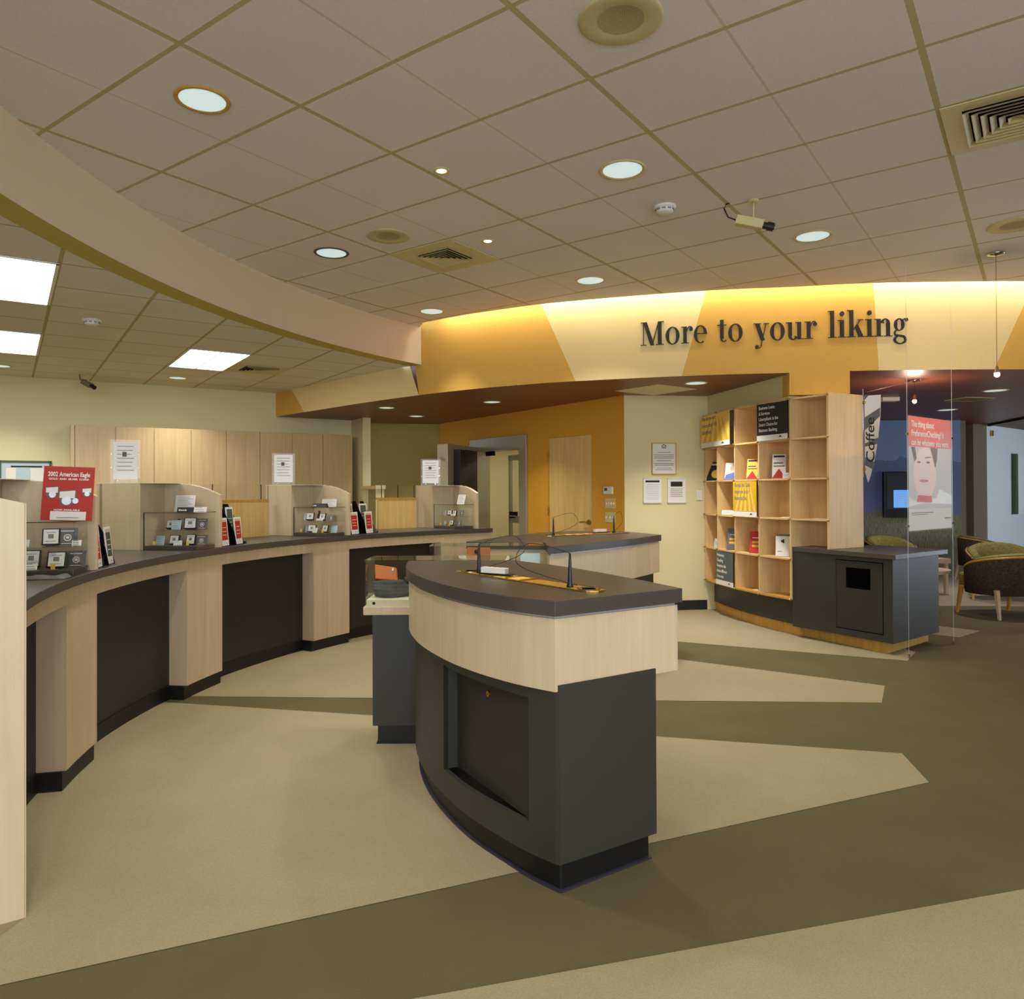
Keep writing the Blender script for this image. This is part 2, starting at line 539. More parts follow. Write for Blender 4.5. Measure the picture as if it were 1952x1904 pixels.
patch(mb, 1.69, ext(1.69, 1.90), 3.40, ext(3.40, 3.36), H_SOF, ZT, GOLD, 24)
patch(mb, 3.40, ext(3.40, 3.36), 4.42, ext(4.42, 4.78), H_SOF, ZT, BUTTER, 16)
patch(mb, 4.42, ext(4.42, 4.78), 12.0, 12.0, H_SOF, ZT, GOLD, 40)
# pier that carries the painted wall down to the floor beside the shelves
mb.mat(GOLD)
pier = [(x, y_at(x)) for x in (2.64, 2.80, 2.95, 3.05, 3.15)]
mb.slab(pier, [(x, y + 0.45) for x, y in pier], 2.225, H_SOF)
mb.box(3.12, 3.26, 7.12, 7.40, 0.0, 2.225)
# back face of the drop wall
mb.mat(MAROON)
bk = yoff(0.16, -3.3, 12)
v = [(x, y, z) for x, y in bk for z in (H_SOF, ZT)]
mb.add(v, [(2 * i, 2 * i + 1, 2 * i + 3, 2 * i + 2) for i in range(len(bk) - 1)])
structure('wall_painted', mb, recalc=False)

# ---- ceilings
GAP = 0.15
edge = yoff(-GAP, -0.9, 12.2)
arcF = arc(FC, FR, 143.2, 202, 48)
edge = [p for p in edge if p[0] > arcF[0][0] + 0.02]
poly = [arcF[0]] + edge + [(12.2, -4.1), (-2.7, -4.1)] + arcF[::-1]
mb = MB().mat(T_MAIN)
n = len(poly)
mb.add([(x, y, H_MAIN) for x, y in poly], [tuple(range(n))])
mb.mat(CREAML)
n = len(edge)
mb.add([(x, y, z) for x, y in edge for z in (H_MAIN, H_MAIN + 0.03)], [(2 * i, 2 * i + 1, 2 * i + 3, 2 * i + 2) for i in range(n - 1)])
structure('ceiling', mb, recalc=False)

mb = MB().mat(T_LEFT)
arcO = arc(FC, FR + 0.17, 143.6, 202, 48)
cv = [p for p in YD if p[0] < arcO[0][0]]
poly = [(-2.9, -4.1)] + arcO[::-1] + cv[::-1] + [(-3.29, 10.66), (-6.01, 8.98), (-9.1, 7.12), (-9.1, -4.1)]
mb.add([(x, y, H_LEFT) for x, y in poly], [tuple(range(len(poly)))])
structure('ceiling', mb, recalc=False)
# curved drywall bulkhead between the two ceilings: fascia and its flat underside
mb = MB().mat(FASCIA)
a1 = arc(FC, FR, 142.6, 202, 60) + [(-2.7, -4.1)]
a2 = arc(FC, FR + 0.18, 143.2, 202, 60) + [(-2.9, -4.1)]
mb.slab(a1, a2, H_LEFT - 0.004, H_MAIN + 0.05)
o = structure('trim_1', mb)
for p in o.data.polygons:
    if p.normal.z < -0.9: p.material_index = 1
o.data.materials.append(BAND)

# maroon soffit over the vault lobby and the lounge
poly = [p for p in YD] + [(12.2, 16), (-3.35, 16), (-3.35, 10.7)]
mb = MB().mat(MAROON)
mb.add([(x, y, H_SOF) for x, y in poly], [tuple(range(len(poly)))])
structure('ceiling', mb, recalc=False)
mb = MB().mat(GREYC)
mb.prism([(7.80, 11.1), (8.31, 13.6), (8.5, 15.9), (12.2, 15.9), (12.2, 9.5), (7.5, 9.7)], H_SOF - 0.012, H_SOF - 0.002)
mb.mat(BLACK)
mb.prism([(7.47, 9.7), (7.77, 11.1), (8.28, 13.6), (8.34, 13.6), (7.83, 11.1), (7.53, 9.7)], H_SOF - 0.035, H_SOF - 0.002)
structure('ceiling', mb)

# cove slot above the painted wall: box and lamps
mb = MB().mat(CREAML)
c1 = yoff(-0.34, -0.9, 12.2); c0 = yoff(0.0, -0.9, 12.2)
k = min(len(c1), len(c0)); c1 = c1[-k:]; c0 = c0[-k:]
v = []
for a, b in zip(c0, c1): v += [(a[0], a[1], ZT), (b[0], b[1], ZT), (b[0], b[1], H_MAIN + 0.03)]
mb.add(v, [(3 * i, 3 * i + 3, 3 * i + 4, 3 * i + 1) for i in range(k - 1)] + [(3 * i + 1, 3 * i + 4, 3 * i + 5, 3 * i + 2) for i in range(k - 1)])
structure('trim_2', mb, recalc=False)
lam = yoff(-0.12, -0.72, 8.0)
acc = [lam[0]]; segs = []; L = 0
for a, b in zip(lam, lam[1:]):
    L += math.hypot(b[0] - a[0], b[1] - a[1]); acc.append(b)
    if L > 1.15: segs.append(acc); acc = [b]; L = 0
for i, sg in enumerate(segs):
    t = thing('cove_lamp', 'warm strip lamp hidden in the slot above the painted wall', 'lamp', (sg[0][0], sg[0][1], H_MAIN + 0.13), 0, 'strip lamps in the cove slot')
    q = MB().mat(COVE)
    q.tube([(p[0] - sg[0][0], p[1] - sg[0][1], 0) for p in sg], 0.016, 8)
    q.build('lamp_tube', t, recalc=False)
    q = MB().mat(WHITE)
    q.slab([(p[0] - sg[0][0] - 0.02, p[1] - sg[0][1] - 0.03) for p in sg], [(p[0] - sg[0][0] + 0.02, p[1] - sg[0][1] + 0.03) for p in sg], 0.022, 0.06)
    q.build('housing', t)

# ---- vertical walls
def wall(name, p0, p1, z0, z1, m, holes=(), th=0.12, side=1, m2=None):
    """straight wall from p0 to p1 with rectangular openings (u0,u1,za,zb); thickness to the left of p0->p1 if side=1"""
    L = math.hypot(p1[0] - p0[0], p1[1] - p0[1])
    d = ((p1[0] - p0[0]) / L, (p1[1] - p0[1]) / L)
    nn = (-d[1] * side, d[0] * side)
    us = sorted({0, L} | {u for h in holes for u in h[:2]})
    zs = sorted({z0, z1} | {z for h in holes for z in h[2:]})
    mb = MB().mat(m)
    for a, b in zip(us, us[1:]):
        for c, e in zip(zs, zs[1:]):
            if any(h[0] - 1e-6 <= a and b <= h[1] + 1e-6 and h[2] - 1e-6 <= c and e <= h[3] + 1e-6 for h in holes): continue
            P_ = [(p0[0] + d[0] * u + nn[0] * t, p0[1] + d[1] * u + nn[1] * t) for u, t in ((a, 0), (b, 0), (b, th), (a, th))]
            mb.prism(P_, c, e)
    return structure(name, mb)
# rear wall behind the tellers
wall('wall_back', (-9.1, 7.05), (-2.27, 11.165), 0, 2.80, CREAM)
# short return and hanging pilaster beside the drive-up niche
mb = MB().mat(CREAM)
mb.prism([(-2.27, 11.165), (-2.02, 10.76), (-1.91, 10.78), (-2.10, 11.25)], 1.44, H_SOF)
mb.prism([(-2.27, 11.165), (-2.02, 10.76), (-1.95, 10.80), (-2.15, 11.22)], 0.0, 1.44)
structure('wall_pilaster', mb)
wall('wall_niche', (-2.2, 11.62), (-0.95, 11.86), 0, H_SOF, OLIVE)
# ochre wall with the vault opening and the wooden door
O0, O1 = (-1.00, 11.81), (1.37, 8.36)
OL = math.hypot(O1[0] - O0[0], O1[1] - O0[1])
od = ((O1[0] - O0[0]) / OL, (O1[1] - O0[1]) / OL)
on = (-od[1], od[0])                   # into the vault, away from the room
OROT = math.atan2(od[1], od[0])
def OU(u, t=0.0, z=0.0): return (O0[0] + od[0] * u + on[0] * t, O0[1] + od[1] * u + on[1] * t, z)
V0, V1 = 0.95, 2.36                     # vault frame along the wall
D0, D1 = 2.80, 3.645                    # door
wall('wall_ochre', O0, O1, 0, H_SOF, ORANGE, holes=[(V0 + 0.1, V1 - 0.1, 0, 2.0), (D0, D1, 0, 2.03)], th=0.2)
wall('wall_notices', O1, (2.32, 8.48), 0, H_SOF, CREAML)
mb = MB().mat(RUBBER)
P0, P1 = O1, (2.32, 8.48)
mb.prism([(P0[0] + 0.0, P0[1] - 0.002), (P1[0], P1[1] - 0.002), (P1[0] + 0.001, P1[1] - 0.014), (P0[0], P0[1] - 0.014)], 0, 0.11)
structure('baseboard_notices', mb)
# wall over and behind the cubby shelves
wall('wall_shelf', (2.34, 8.50), (2.66, 6.90), 2.19, H_SOF, CREAML, th=0.4)
wall('wall_shelf', (2.86, 8.50), (3.06, 7.25), 0, 2.25, CREAML, th=0.1, side=-1)
wall('wall_shelf', (2.32, 8.48), (3.2, 8.60), 0, H_SOF, CREAML, th=0.1)
# lounge walls
wall('wall_mural_back', (3.2, 8.9), (3.4, 11.6), 0, H_SOF, TAUPE, th=0.1)
wall('wall_lounge', (3.2, 11.52), (7.24, 11.62), 0, H_SOF, TAUPE)
wall('wall_lounge', (7.22, 11.62), (7.75, 13.2), 0, H_SOF, TAUPE)
wall('wall_lounge', (7.62, 13.3), (7.98, 12.25), 0, H_SOF, TAUPE, th=0.3, side=-1)
wall('wall_white', (7.98, 12.25), (12.2, 15.6), 0, H_SOF, WHITEW)
# daylight side of the lounge: window wall on the right
wall('wall_right', (12.1, -4.1), (12.1, 16), 0, 3.5, CREAML, holes=[(9.3, 16.2, 0.5, 2.35)], side=-1)
tag(MB().mat(GLASS).box(12.13, 12.15, 5.2, 12.1, 0.5, 2.35).build('window_1'), kind='structure')
wall('wall_left', (-9.1, -4.1), (-9.1, 7.2), 0, 2.9, CREAM)
# unseen shopfront behind the camera, its glazing added to bring in daylight
wall('wall_front', (-9.1, -4.1), (12.2, -4.1), 0, 3.5, CREAML, holes=[(6.1, 15.1, 0.6, 3.0)], side=-1)
tag(MB().mat(GLASS).box(-3.0, 6.0, -4.15, -4.13, 0.6, 3.0).build('window_2'), kind='structure')

# vault lining (the room seen through the steel frame)
mb = MB().mat(CREAML)
def oq(mb, u0, u1, t0, t1, z0, z1):
    c = [OU(u0, t0), OU(u1, t0), OU(u1, t1), OU(u0, t1)]
    return mb.prism([(p[0], p[1]) for p in c], z0, z1)
oq(mb, V0 - 1.3, V0 - 1.2, 0.2, 3.0, 0, 2.5)
oq(mb, V1 + 0.25, V1 + 0.35, 0.2, 3.0, 0, 2.5)
oq(mb, V0 - 1.3, V1 + 0.35, 3.0, 3.1, 0, 2.5)
oq(mb, V0 - 1.3, V1 + 0.35, 0.2, 3.1, 2.36, 2.42)
structure('wall_vault', mb)
p = OU((V0 + V1) / 2 - 0.2, 1.3)
light('vault_lamp', 'AREA', (p[0], p[1], 2.34), 22, (1.0, 0.93, 0.75), 0.6)
# ================================================================== TELLER COUNTER
HT = 0.965
TH0, TH1 = 208.6, 121.6
t = thing('teller_counter', 'long curved maple teller counter with dark recessed panels and grey top', 'counter', (TC[0] + TR * math.cos(rad(170)), TC[1] + TR * math.sin(rad(170)), 0))
ox, oy = t.location.x, t.location.y
def L_(pts): return [(x - ox, y - oy) for x, y in pts]
q = MB().mat(TOP)
q.slab(L_(arc(TC, TR, TH0, TH1, 90)), L_(arc(TC, TR + 0.76, TH0, TH1, 90)), HT - 0.042, HT)
q.build('countertop', t, bevel=0.003)
q = MB().mat(GOLDWOOD)
q.slab(L_(arc(TC, TR + 0.035, TH0, TH1, 90)), L_(arc(TC, TR + 0.06, TH0, TH1, 90)), HT - 0.052, HT - 0.042)
q.build('gold_strip', t)  # thin gold wood line below the countertop edge
q = MB().mat(MAPLE)
q.slab(L_(arc(TC, TR + 0.03, TH0, TH1, 90)), L_(arc(TC, TR + 0.07, TH0, TH1, 90)), 0.84, HT - 0.05)
q.build('apron', t)
q = MB().mat(DARKPANEL)
q.slab(L_(arc(TC, TR + 0.155, TH0, TH1, 90)), L_(arc(TC, TR + 0.19, TH0, TH1, 90)), 0.09, 0.86)
q.build('kick_panel', t)
q = MB().mat(RUBBER)
q.slab(L_(arc(TC, TR + 0.145, TH0, TH1, 90)), L_(arc(TC, TR + 0.18, TH0, TH1, 90)), 0.0, 0.09)
q.build('rubber_base', t)
for (a, b, m) in ((193.3, 187.9, MAPLE), (172.8, 167.0, MAPLE), (151.8, 145.8, MAPLE), (130.2, 124.0, MAPLE)):
    q = MB().mat(m)
    q.slab(L_(arc(TC, TR + 0.03, a, b, 8)), L_(arc(TC, TR + 0.17, a, b, 8)), 0.09, 0.86)
    q.mat(RUBBER)
    q.slab(L_(arc(TC, TR + 0.045, a + 0.15, b - 0.05, 8)), L_(arc(TC, TR + 0.17, a + 0.15, b - 0.05, 8)), 0.0, 0.09)
    q.build('pier', t)

# full-height end panel at the near end of the counter
ep = (-1.525, 2.375)
ed = (-0.82, -0.57)
t = thing('counter_end_panel', 'tall maple end panel standing on the floor at the near left edge of the counter', 'panel', (ep[0], ep[1], 0), math.atan2(ed[1], ed[0]))
prof = [(0, 0.0), (0, 1.32), (0.10, 1.345), (0.22, 1.375), (0.36, 1.395), (0.52, 1.405), (1.0, 1.405), (1.0, 0.0)]
q = MB().mat(MAPLE)
q.extr(prof, -0.035, 0.0, 'y')
q.build('panel', t, bevel=0.002)
q = MB().mat(MAPLE_C).box(-0.004, 0.0, -0.035, 0.0, 0.0, 1.32)
q.build('edge_band', t)

# ------------------------------------------------------------------ stations
def st_frame(th):
    return (TC[0] + TR * math.cos(rad(th)), TC[1] + TR * math.sin(rad(th))), rad(th) - PI / 2
def st_world(th, x, y):
    (fx, fy), a = st_frame(th)
    return (fx + x * math.cos(a) - y * math.sin(a), fy + x * math.sin(a) + y * math.cos(a))
DIVL = {2: 'maple privacy divider behind the red coin poster, nearest on the teller counter',
        3: 'maple privacy divider with rounded top, second along the teller counter',
        4: 'maple privacy divider with rounded top in the middle of the teller counter',
        5: 'maple privacy divider with rounded top at the far end of the teller counter'}
WHERE = {2: 'nearest', 3: 'second', 4: 'third', 5: 'farthest'}
ST = {2: 192.6, 3: 171.65, 4: 150.05, 5: 128.2}
def divider(k, th):
    (fx, fy), a = st_frame(th)
    t = thing('privacy_divider', DIVL[k], 'divider', (fx, fy, HT + 0.001), a, 'privacy dividers on the teller counter')
    q = MB().mat(MAPLE)                                     # thin wing on the far side, its top sweeping down to the front
    prof = [(0.42, 0.0), (0.42, 0.45), (0.30, 0.45), (0.22, 0.443), (0.15, 0.428), (0.08, 0.405), (0.02, 0.38), (0.0, 0.37), (0.0, 0.0)]
    q.extr(prof, 0.275, 0.31, 'x')
    q.build('wing', t, bevel=0.002)
    q = MB().mat(MAPLE).box(0.0, 0.31, 0.42, 0.45, 0, 0.45)
    q.box(0.0, 0.03, 0.45, 0.72, 0, 0.45).box(0.28, 0.31, 0.45, 0.72, 0, 0.45).box(0.0, 0.31, 0.70, 0.74, 0, 0.45).box(0.03, 0.28, 0.45, 0.70, 0.43, 0.45)
    q.build('box_back', t)
    q = MB().mat(PAPER)
    pts = [(0.0, 0.74), (0.0, 0.42)]
    q.box(-0.001, 0.311, 0.30, 0.741, 0.4502, 0.4535)
    q.mat(LINER)
    q.build('edge_band', t)
    return t
for k, th in ST.items(): divider(k, th)

CASEL = {2: 'small glass display case under the red coin poster, nearest on the counter',
         3: 'small glass display case of coins beneath the first black nameplate, second along the counter',
         4: 'small glass display case of coins, third along the teller counter',
         5: 'small glass display case of coins at the far end of the teller counter'}
CX0, CX1, CY0, CY1 = 0.015, 0.262, 0.02, 0.405
def display_case(k, th):
    (fx, fy), a = st_frame(th)
    t = thing('display_case', CASEL[k], 'display case', (fx, fy, HT + 0.001), a, 'coin display cases on the teller counter')
    q = MB().mat(TOP).box(CX0 + 0.006, CX1 - 0.006, CY0 + 0.006, CY1 - 0.006, 0, 0.028)
    q.build('base', t, bevel=0.002)
    g = 0.004
    for nm, b in (('glass_side', (CX0, CX0 + g, CY0, CY1, 0, 0.246)), ('glass_front', (CX0 + g, CX1, CY0, CY0 + g, 0, 0.246)), ('glass_top', (CX0, CX1, CY0, CY1, 0.246, 0.251)), ('glass_shelf', (CX0 + 0.006, CX1 - 0.003, CY0 + 0.01, CY1 - 0.01, 0.130, 0.135))):
        MB().mat(GLASSG if nm != 'glass_side' and nm != 'glass_front' else GLASS).box(*b).build(nm, t)
    q = MB().mat(BLACKM)
    q.box(CX0 - 0.001, CX0 + 0.004, CY1 - 0.004, CY1, 0, 0.252).box(CX0 - 0.001, CX0 + 0.003, CY0, CY1, 0.2505, 0.2535)
    q.box(CX0, CX1, CY0 - 0.001, CY0 + 0.002, 0.2505, 0.2535)
    q.build('metal_edge', t)
    q = MB().mat(GLASSG)
    q.box(CX0 - 0.0015, CX0 + 0.0025, CY0 - 0.0015, CY0 + 0.0025, 0, 0.2505)
    q.build('glass_corner', t)
    return t
for k, th in ST.items(): display_case(k, th)

# contents of the cases --------------------------------------------------
def facing(th, x, y, z, rz=0.0):
    wx, wy = st_world(th, x, y)
    # items look toward the lobby corner of the case
    return (wx, wy, z), st_frame(th)[1] - PI / 2 + rz
# local frame of an item: width along x, front toward -y, z up
def coin_box(label, loc, rz, group, w=0.062, h=0.062):
    t = thing('coin_box', label, 'coin box', loc, rz, group)
    ti = rad(-14)
    T = Matrix.Rotation(ti, 4, 'X')
    q = MB().mat(BLACK); q.T = T
    q.box(-w / 2, w / 2, 0, 0.012, 0.004, h)
    q.box(-w / 2, w / 2, -0.012, 0.0, 0.004, 0.010)
    o = q.build('tray', t, bevel=0.004)
    q = MB().mat(PAPER); q.T = T
    q.box(-w * 0.41, w * 0.41, -0.003, 0.0005, 0.011, h * 0.93)
    i = q.build('insert', t)
    q = MB().mat(INKG); q.T = T
    q.box(-w * 0.15, w * 0.15, -0.0036, -0.003, h * 0.42, h * 0.68)
    q.box(-w * 0.28, w * 0.28, -0.0036, -0.003, h * 0.26, h * 0.29).box(-w * 0.28, w * 0.28, -0.0036, -0.003, h * 0.76, h * 0.79)
    q.build('printed_lines', i)
    q = MB().mat(BLACK)
    q.box(-w * 0.3, w * 0.3, 0.0, 0.03, 0.0, 0.005)
    q.build('easel_foot', t)
    return t
def card(name, label, cat, loc, rz, group, w, h, m, deco=None, tilt=-12, m2=None):
    t = thing(name, label, cat, loc, rz, group)
    T = Matrix.Rotation(rad(tilt), 4, 'X')
    q = MB().mat(m); q.T = T
    q.box(-w / 2, w / 2, 0, 0.0015, 0.001, h)
    q.build('sheet', t)
    q = MB(); q.T = T
    if deco == 'coin':
        q.mat(m2 or PAPER)
        for (cx, cz, r) in ((0, h * 0.45, h * 0.2),):
            q.add([(cx + r * math.cos(a * PI / 8), -0.0008, cz + r * math.sin(a * PI / 8)) for a in range(16)] + [(cx + r * 0.75 * math.cos(a * PI / 8), -0.0008, cz + r * 0.75 * math.sin(a * PI / 8)) for a in range(16)], [(i, (i + 1) % 16, 16 + (i + 1) % 16, 16 + i) for i in range(16)])
            q.box(cx - r * 0.4, cx + r * 0.4, -0.0012, -0.0002, cz - r * 0.3, cz + r * 0.4)
        q.box(-w * 0.35, w * 0.3, -0.0012, -0.0002, h * 0.80, h * 0.85).box(-w * 0.3, w * 0.3, -0.0012, -0.0002, h * 0.10, h * 0.13)
        q.build('emblem', t, recalc=False)
    elif deco == 'lines':
        q.mat(m2 or INKG)
        n = max(3, int(h / 0.014))
        for i in range(n):
            z = h * (0.15 + 0.72 * i / max(1, n - 1))
            q.box(-w * 0.38, w * (0.38 - 0.12 * (i % 3)), -0.0006, -0.0001, z, z + 0.0022)
        q.build('printed_lines', t)
    return t
LV = {0: ('lower', HT + 0.030), 1: ('upper', HT + 0.1365)}
CASES = {   # kind, level, y (0 front .. 0.4 back), x depth, w, h
    2: [('box', 1, .150, .11, .075, .085), ('sleeve', 1, .085, .13, .085, .085), ('price', 1, .255, .07, .055, .035), ('price', 1, .033, .09, .04, .028), ('pouch', 1, .345, .13, .08, .09),
        ('box', 0, .125, .10, .085, .082), ('sleeve', 0, .055, .15, .085, .08), ('box', 0, .250, .15, .08, .088), ('paper', 0, .285, .07, .075, .06), ('price', 0, .215, .05, .055, .032)],
    3: [('box', 1, .285, .13, .055, .065), ('pouch', 1, .235, .16, .04, .07), ('paper', 1, .210, .08, .07, .065), ('box', 1, .120, .10, .085, .083), ('sleeve', 1, .045, .12, .075, .075),
        ('paper', 0, .330, .08, .065, .065), ('box', 0, .240, .10, .075, .07), ('price', 0, .185, .06, .055, .035), ('box', 0, .120, .10, .07, .075), ('sleeve', 0, .050, .12, .085, .07)],
    4: [('paper', 1, .350, .11, .055, .06), ('box', 1, .275, .08, .075, .07), ('pouch', 1, .235, .16, .04, .085), ('box', 1, .150, .10, .07, .065), ('price', 1, .130, .05, .07, .022), ('sleeve', 1, .060, .12, .06, .05),
        ('paper', 0, .335, .11, .055, .055), ('box', 0, .255, .08, .08, .07), ('price', 0, .190, .05, .055, .045), ('box', 0, .120, .10, .07, .07), ('paper', 0, .040, .13, .075, .065)],
    5: [('paper', 1, .350, .11, .055, .05), ('box', 1, .240, .10, .065, .055), ('box', 1, .150, .10, .065, .055), ('price', 1, .100, .05, .07, .022), ('sleeve', 1, .060, .13, .065, .06),
        ('paper', 0, .330, .10, .045, .045), ('box', 0, .210, .10, .065, .06), ('sleeve', 0, .080, .11, .075, .06)]}
ORD = ['rearmost', 'second from the back', 'third from the back', 'fourth from the back', 'fifth from the back', 'foremost']
for k, items in CASES.items():
    th = ST[k]
    cnt = {}
    tot = {}
    for it in items: tot[(it[0], it[1])] = tot.get((it[0], it[1]), 0) + 1
    for kind, lv, y, x, w_, h_ in sorted(items, key=lambda i: (i[0], i[1], -i[2])):
        key = (kind, lv); i = cnt.get(key, 0); cnt[key] = i + 1
        pos = '' if tot[key] == 1 else (' on the left' if i == 0 else ' on the right' if i == tot[key] - 1 else ' in the middle')
        loc, rz = facing(th, x, y, LV[lv][1], rad(random.uniform(-6, 18)))
        where = '%s shelf of the %s coin case%s' % (LV[lv][0], WHERE[k], pos)
        if kind == 'box': coin_box('open black coin box, ' + where, loc, rz, 'open coin boxes in the display cases', w_, h_)
        elif kind == 'sleeve': card('coin_sleeve', 'dark grey coin sleeve, ' + where, 'coin sleeve', loc, rz, 'grey coin sleeves in the display cases', w_, h_, GREYP, 'coin')
        elif kind == 'paper': card('certificate', 'pale certificate card, ' + where, 'card', loc, rz, 'certificates in the display cases', w_, h_, BLUEPALE, 'lines')
        elif kind == 'price': card('price_card', 'small white price card, ' + where, 'card', loc, rz, 'price cards in the display cases', w_, h_, PAPER, 'lines', -20)
        elif kind == 'pouch':
            t = thing('coin_pouch', 'black drawstring coin pouch, ' + where, 'pouch', loc, rz, 'coin pouches in the display cases')
            q = MB().mat(BLACK); q.sm = True
            q.lathe([(0.001, 0), (w_ * .42, 0.0), (w_ * .5, h_ * .25), (w_ * .42, h_ * .6), (w_ * .18, h_ * .8), (w_ * .3, h_ * .97), (0.001, h_)], n=14)
            q.build('bag', t)
            q = MB().mat(BLACKM); q.tube([(w_ * .2 * math.cos(a), w_ * .2 * math.sin(a), h_ * .8) for a in [i * PI / 5 for i in range(11)]], 0.002, 5); q.build('drawstring', t)
# little brass stands
for k, lst in {2: [(0, .115, .035)], 3: [(0, .345, .04), (0, .100, .04)], 4: [(0, .350, .05), (0, .095, .05)], 5: [(0, .330, .05), (0, .165, .05)]}.items():
    for i, (lv, y, x) in enumerate(lst):
        loc, rz = facing(ST[k], x, y, LV[lv][1])
        side = '' if len(lst) == 1 else (' on the left' if i == 0 else ' on the right')
        t = thing('coin_token', 'small gold coin token, lower shelf of the %s coin case%s' % (WHERE[k], side), 'coin', loc, rz, 'gold tokens in the display cases')
        q = MB().mat(BRASS).box(-0.022, 0.022, -0.008, 0.008, 0, 0.003); q.build('foot', t)
        q = MB().mat(YELL).box(-0.009, 0.009, -0.002, 0.002, 0.003, 0.022); q.add([(0.009 * math.cos(a * PI / 8), s_, 0.022 + 0.009 * math.sin(a * PI / 8)) for s_ in (-0.002, 0.002) for a in range(9)], [tuple(range(9)), tuple(range(17, 8, -1))]); q.build('token', t)

# things standing on the cases -------------------------------------------
ZC = HT + 0.2525
def poster_board():
    loc, rz = facing(ST[2], 0.16, 0.10, ZC + 0.002, rad(2))
    t = thing('coin_poster', 'red poster for American Eagle coins leaning on top of the nearest display case', 'poster', loc, rz)
    T = Matrix.Rotation(rad(-6), 4, 'X') @ Matrix.Rotation(rad(2), 4, 'Y')
    w_, h_ = 0.222, 0.262
    q = MB().mat(RED); q.T = T; q.box(-w_ / 2, w_ / 2, 0, 0.004, 0, h_); q.build('board', t)
    R = T @ Matrix.Rotation(rad(90), 4, 'X')
    def tx(s_, size, x, z, m, bold=0.0, sx=1.0):
        o = text(s_, size, t, m, (0, 0, 0), align='CENTER', ext=0.0003, bold=bold)
        o.matrix_local = T @ Matrix.Translation((x, -0.0008, z)) @ Matrix.Rotation(rad(90), 4, 'X') @ Matrix.Diagonal((sx, 1, 1, 1))
    tx('2002 American Eagle', 0.030, 0, 0.214, PAPER, 0.0006, 0.72)
    tx('GOLD  AND  SILVER  COINS', 0.012, 0, 0.197, PAPER, 0.0004, 1.15)
    tx('NOW AVAILABLE', 0.012, 0.0, 0.047, PAPER, 0.0003, 1.2)
    for j, (cx, cz, s_, nm) in enumerate(((-0.068, 0.138, 0.8, ''), (0.0, 0.115, 1.05, ''), (0.083, 0.142, 0.6, ''))):
        q = MB().mat(GREYP); q.T = T
        f = lambda P_: [(cx + x * s_, y, cz + z * s_) for x, y, z in P_]
        q.add(f([(-.036, -.0006, -.012), (-.036, -.0006, .026), (.034, -.0006, .032), (.036, -.0006, -.01), (.02, -.0006, -.036), (-.02, -.0006, -.04)]), [tuple(range(6))])
        q.mat(PAPER)
        q.add(f([(-.034, -.0012, -.006), (-.034, -.0012, .023), (.030, -.0012, .030), (.030, -.0012, -.006)]), [(0, 1, 2, 3)])
        q.mat(ALU)
        for (ax, az, r) in ((0.002, -.018, .019),) if j != 1 else ((-0.004, -.018, .020), (.033, -.018, .013)):
            q.add(f([(ax + r * math.cos(a * PI / 10), -.0018, az + r * math.sin(a * PI / 10)) for a in range(20)]), [tuple(range(20))])
        q.build('coin_picture', t, recalc=False)
    q = MB().mat(PAPER); q.T = T; q.box(-0.070, 0.085, -0.003, -0.001, 0.002, 0.044); c = q.build('gift_card', t)
    tx('Great gift ideas!', 0.016, 0.008, 0.024, INKG)
    MBq = MB().mat(INKG); MBq.T = T; MBq.box(-0.04, 0.055, -0.0036, -0.003, 0.013, 0.016); MBq.build('printed_lines', c)
poster_board()
def nameplate(k, name, x, y, label, w_=0.15):
    loc, rz = facing(ST[k], x, y, ZC + 0.001, rad(2))
    t = thing('nameplate', label, 'nameplate', loc, rz, 'teller nameplates on the display cases')
    q = MB().mat(BLACK)
    q.extr([(-0.012, 0), (0.018, 0), (0.004, 0.034), (0.0, 0.034)], -w_ / 2, w_ / 2, 'x'); q.build('block', t)
    o = text(name, 0.019, t, PAPER, (0, 0, 0), align='LEFT', bold=0.0006)
    o.matrix_local = Matrix.Translation((-w_ / 2 + 0.012, -0.0115, 0.010)) @ Matrix.Rotation(rad(90 - 19), 4, 'X')
nameplate(3, 'Rhonda', 0.10, 0.145, 'black nameplate with white lettering on the second coin case', 0.125)
nameplate(4, 'Jenni', 0.10, 0.170, 'black nameplate with white lettering on the third coin case', 0.165)
def on_case(k, nm, label, x, y, w_, h_, m, tilt=-18, rz_=0.05, deco='lines', cat='card', grp='papers standing on the display cases'):
    loc, rz = facing(ST[k], x, y, ZC + 0.001, rz_)
    return card(nm, label, cat, loc, rz, grp, w_, h_, m, deco, tilt)
on_case(3, 'notice_sheet', 'white printed sheet leaning behind the nameplate on the second coin case', 0.22, 0.235, 0.145, 0.118, PAPER, -12, 0.05, cat='sheet')
on_case(3, 'business_card', 'white business card in a holder on the second coin case', 0.15, 0.075, 0.075, 0.030, PAPER)
on_case(3, 'rate_card', 'pinkish rate card at the front of the second coin case', 0.08, 0.035, 0.090, 0.038, PAPER)
on_case(4, 'notice_sheet', 'white printed sheet propped behind the nameplate on the third coin case', 0.20, 0.160, 0.165, 0.072, PAPER, -8, 0.05, cat='sheet')
on_case(5, 'notice_sheet', 'tilted white printed sheet on the farthest coin case', 0.16, 0.120, 0.125, 0.105, PAPER, -14, 0.05, cat='sheet')

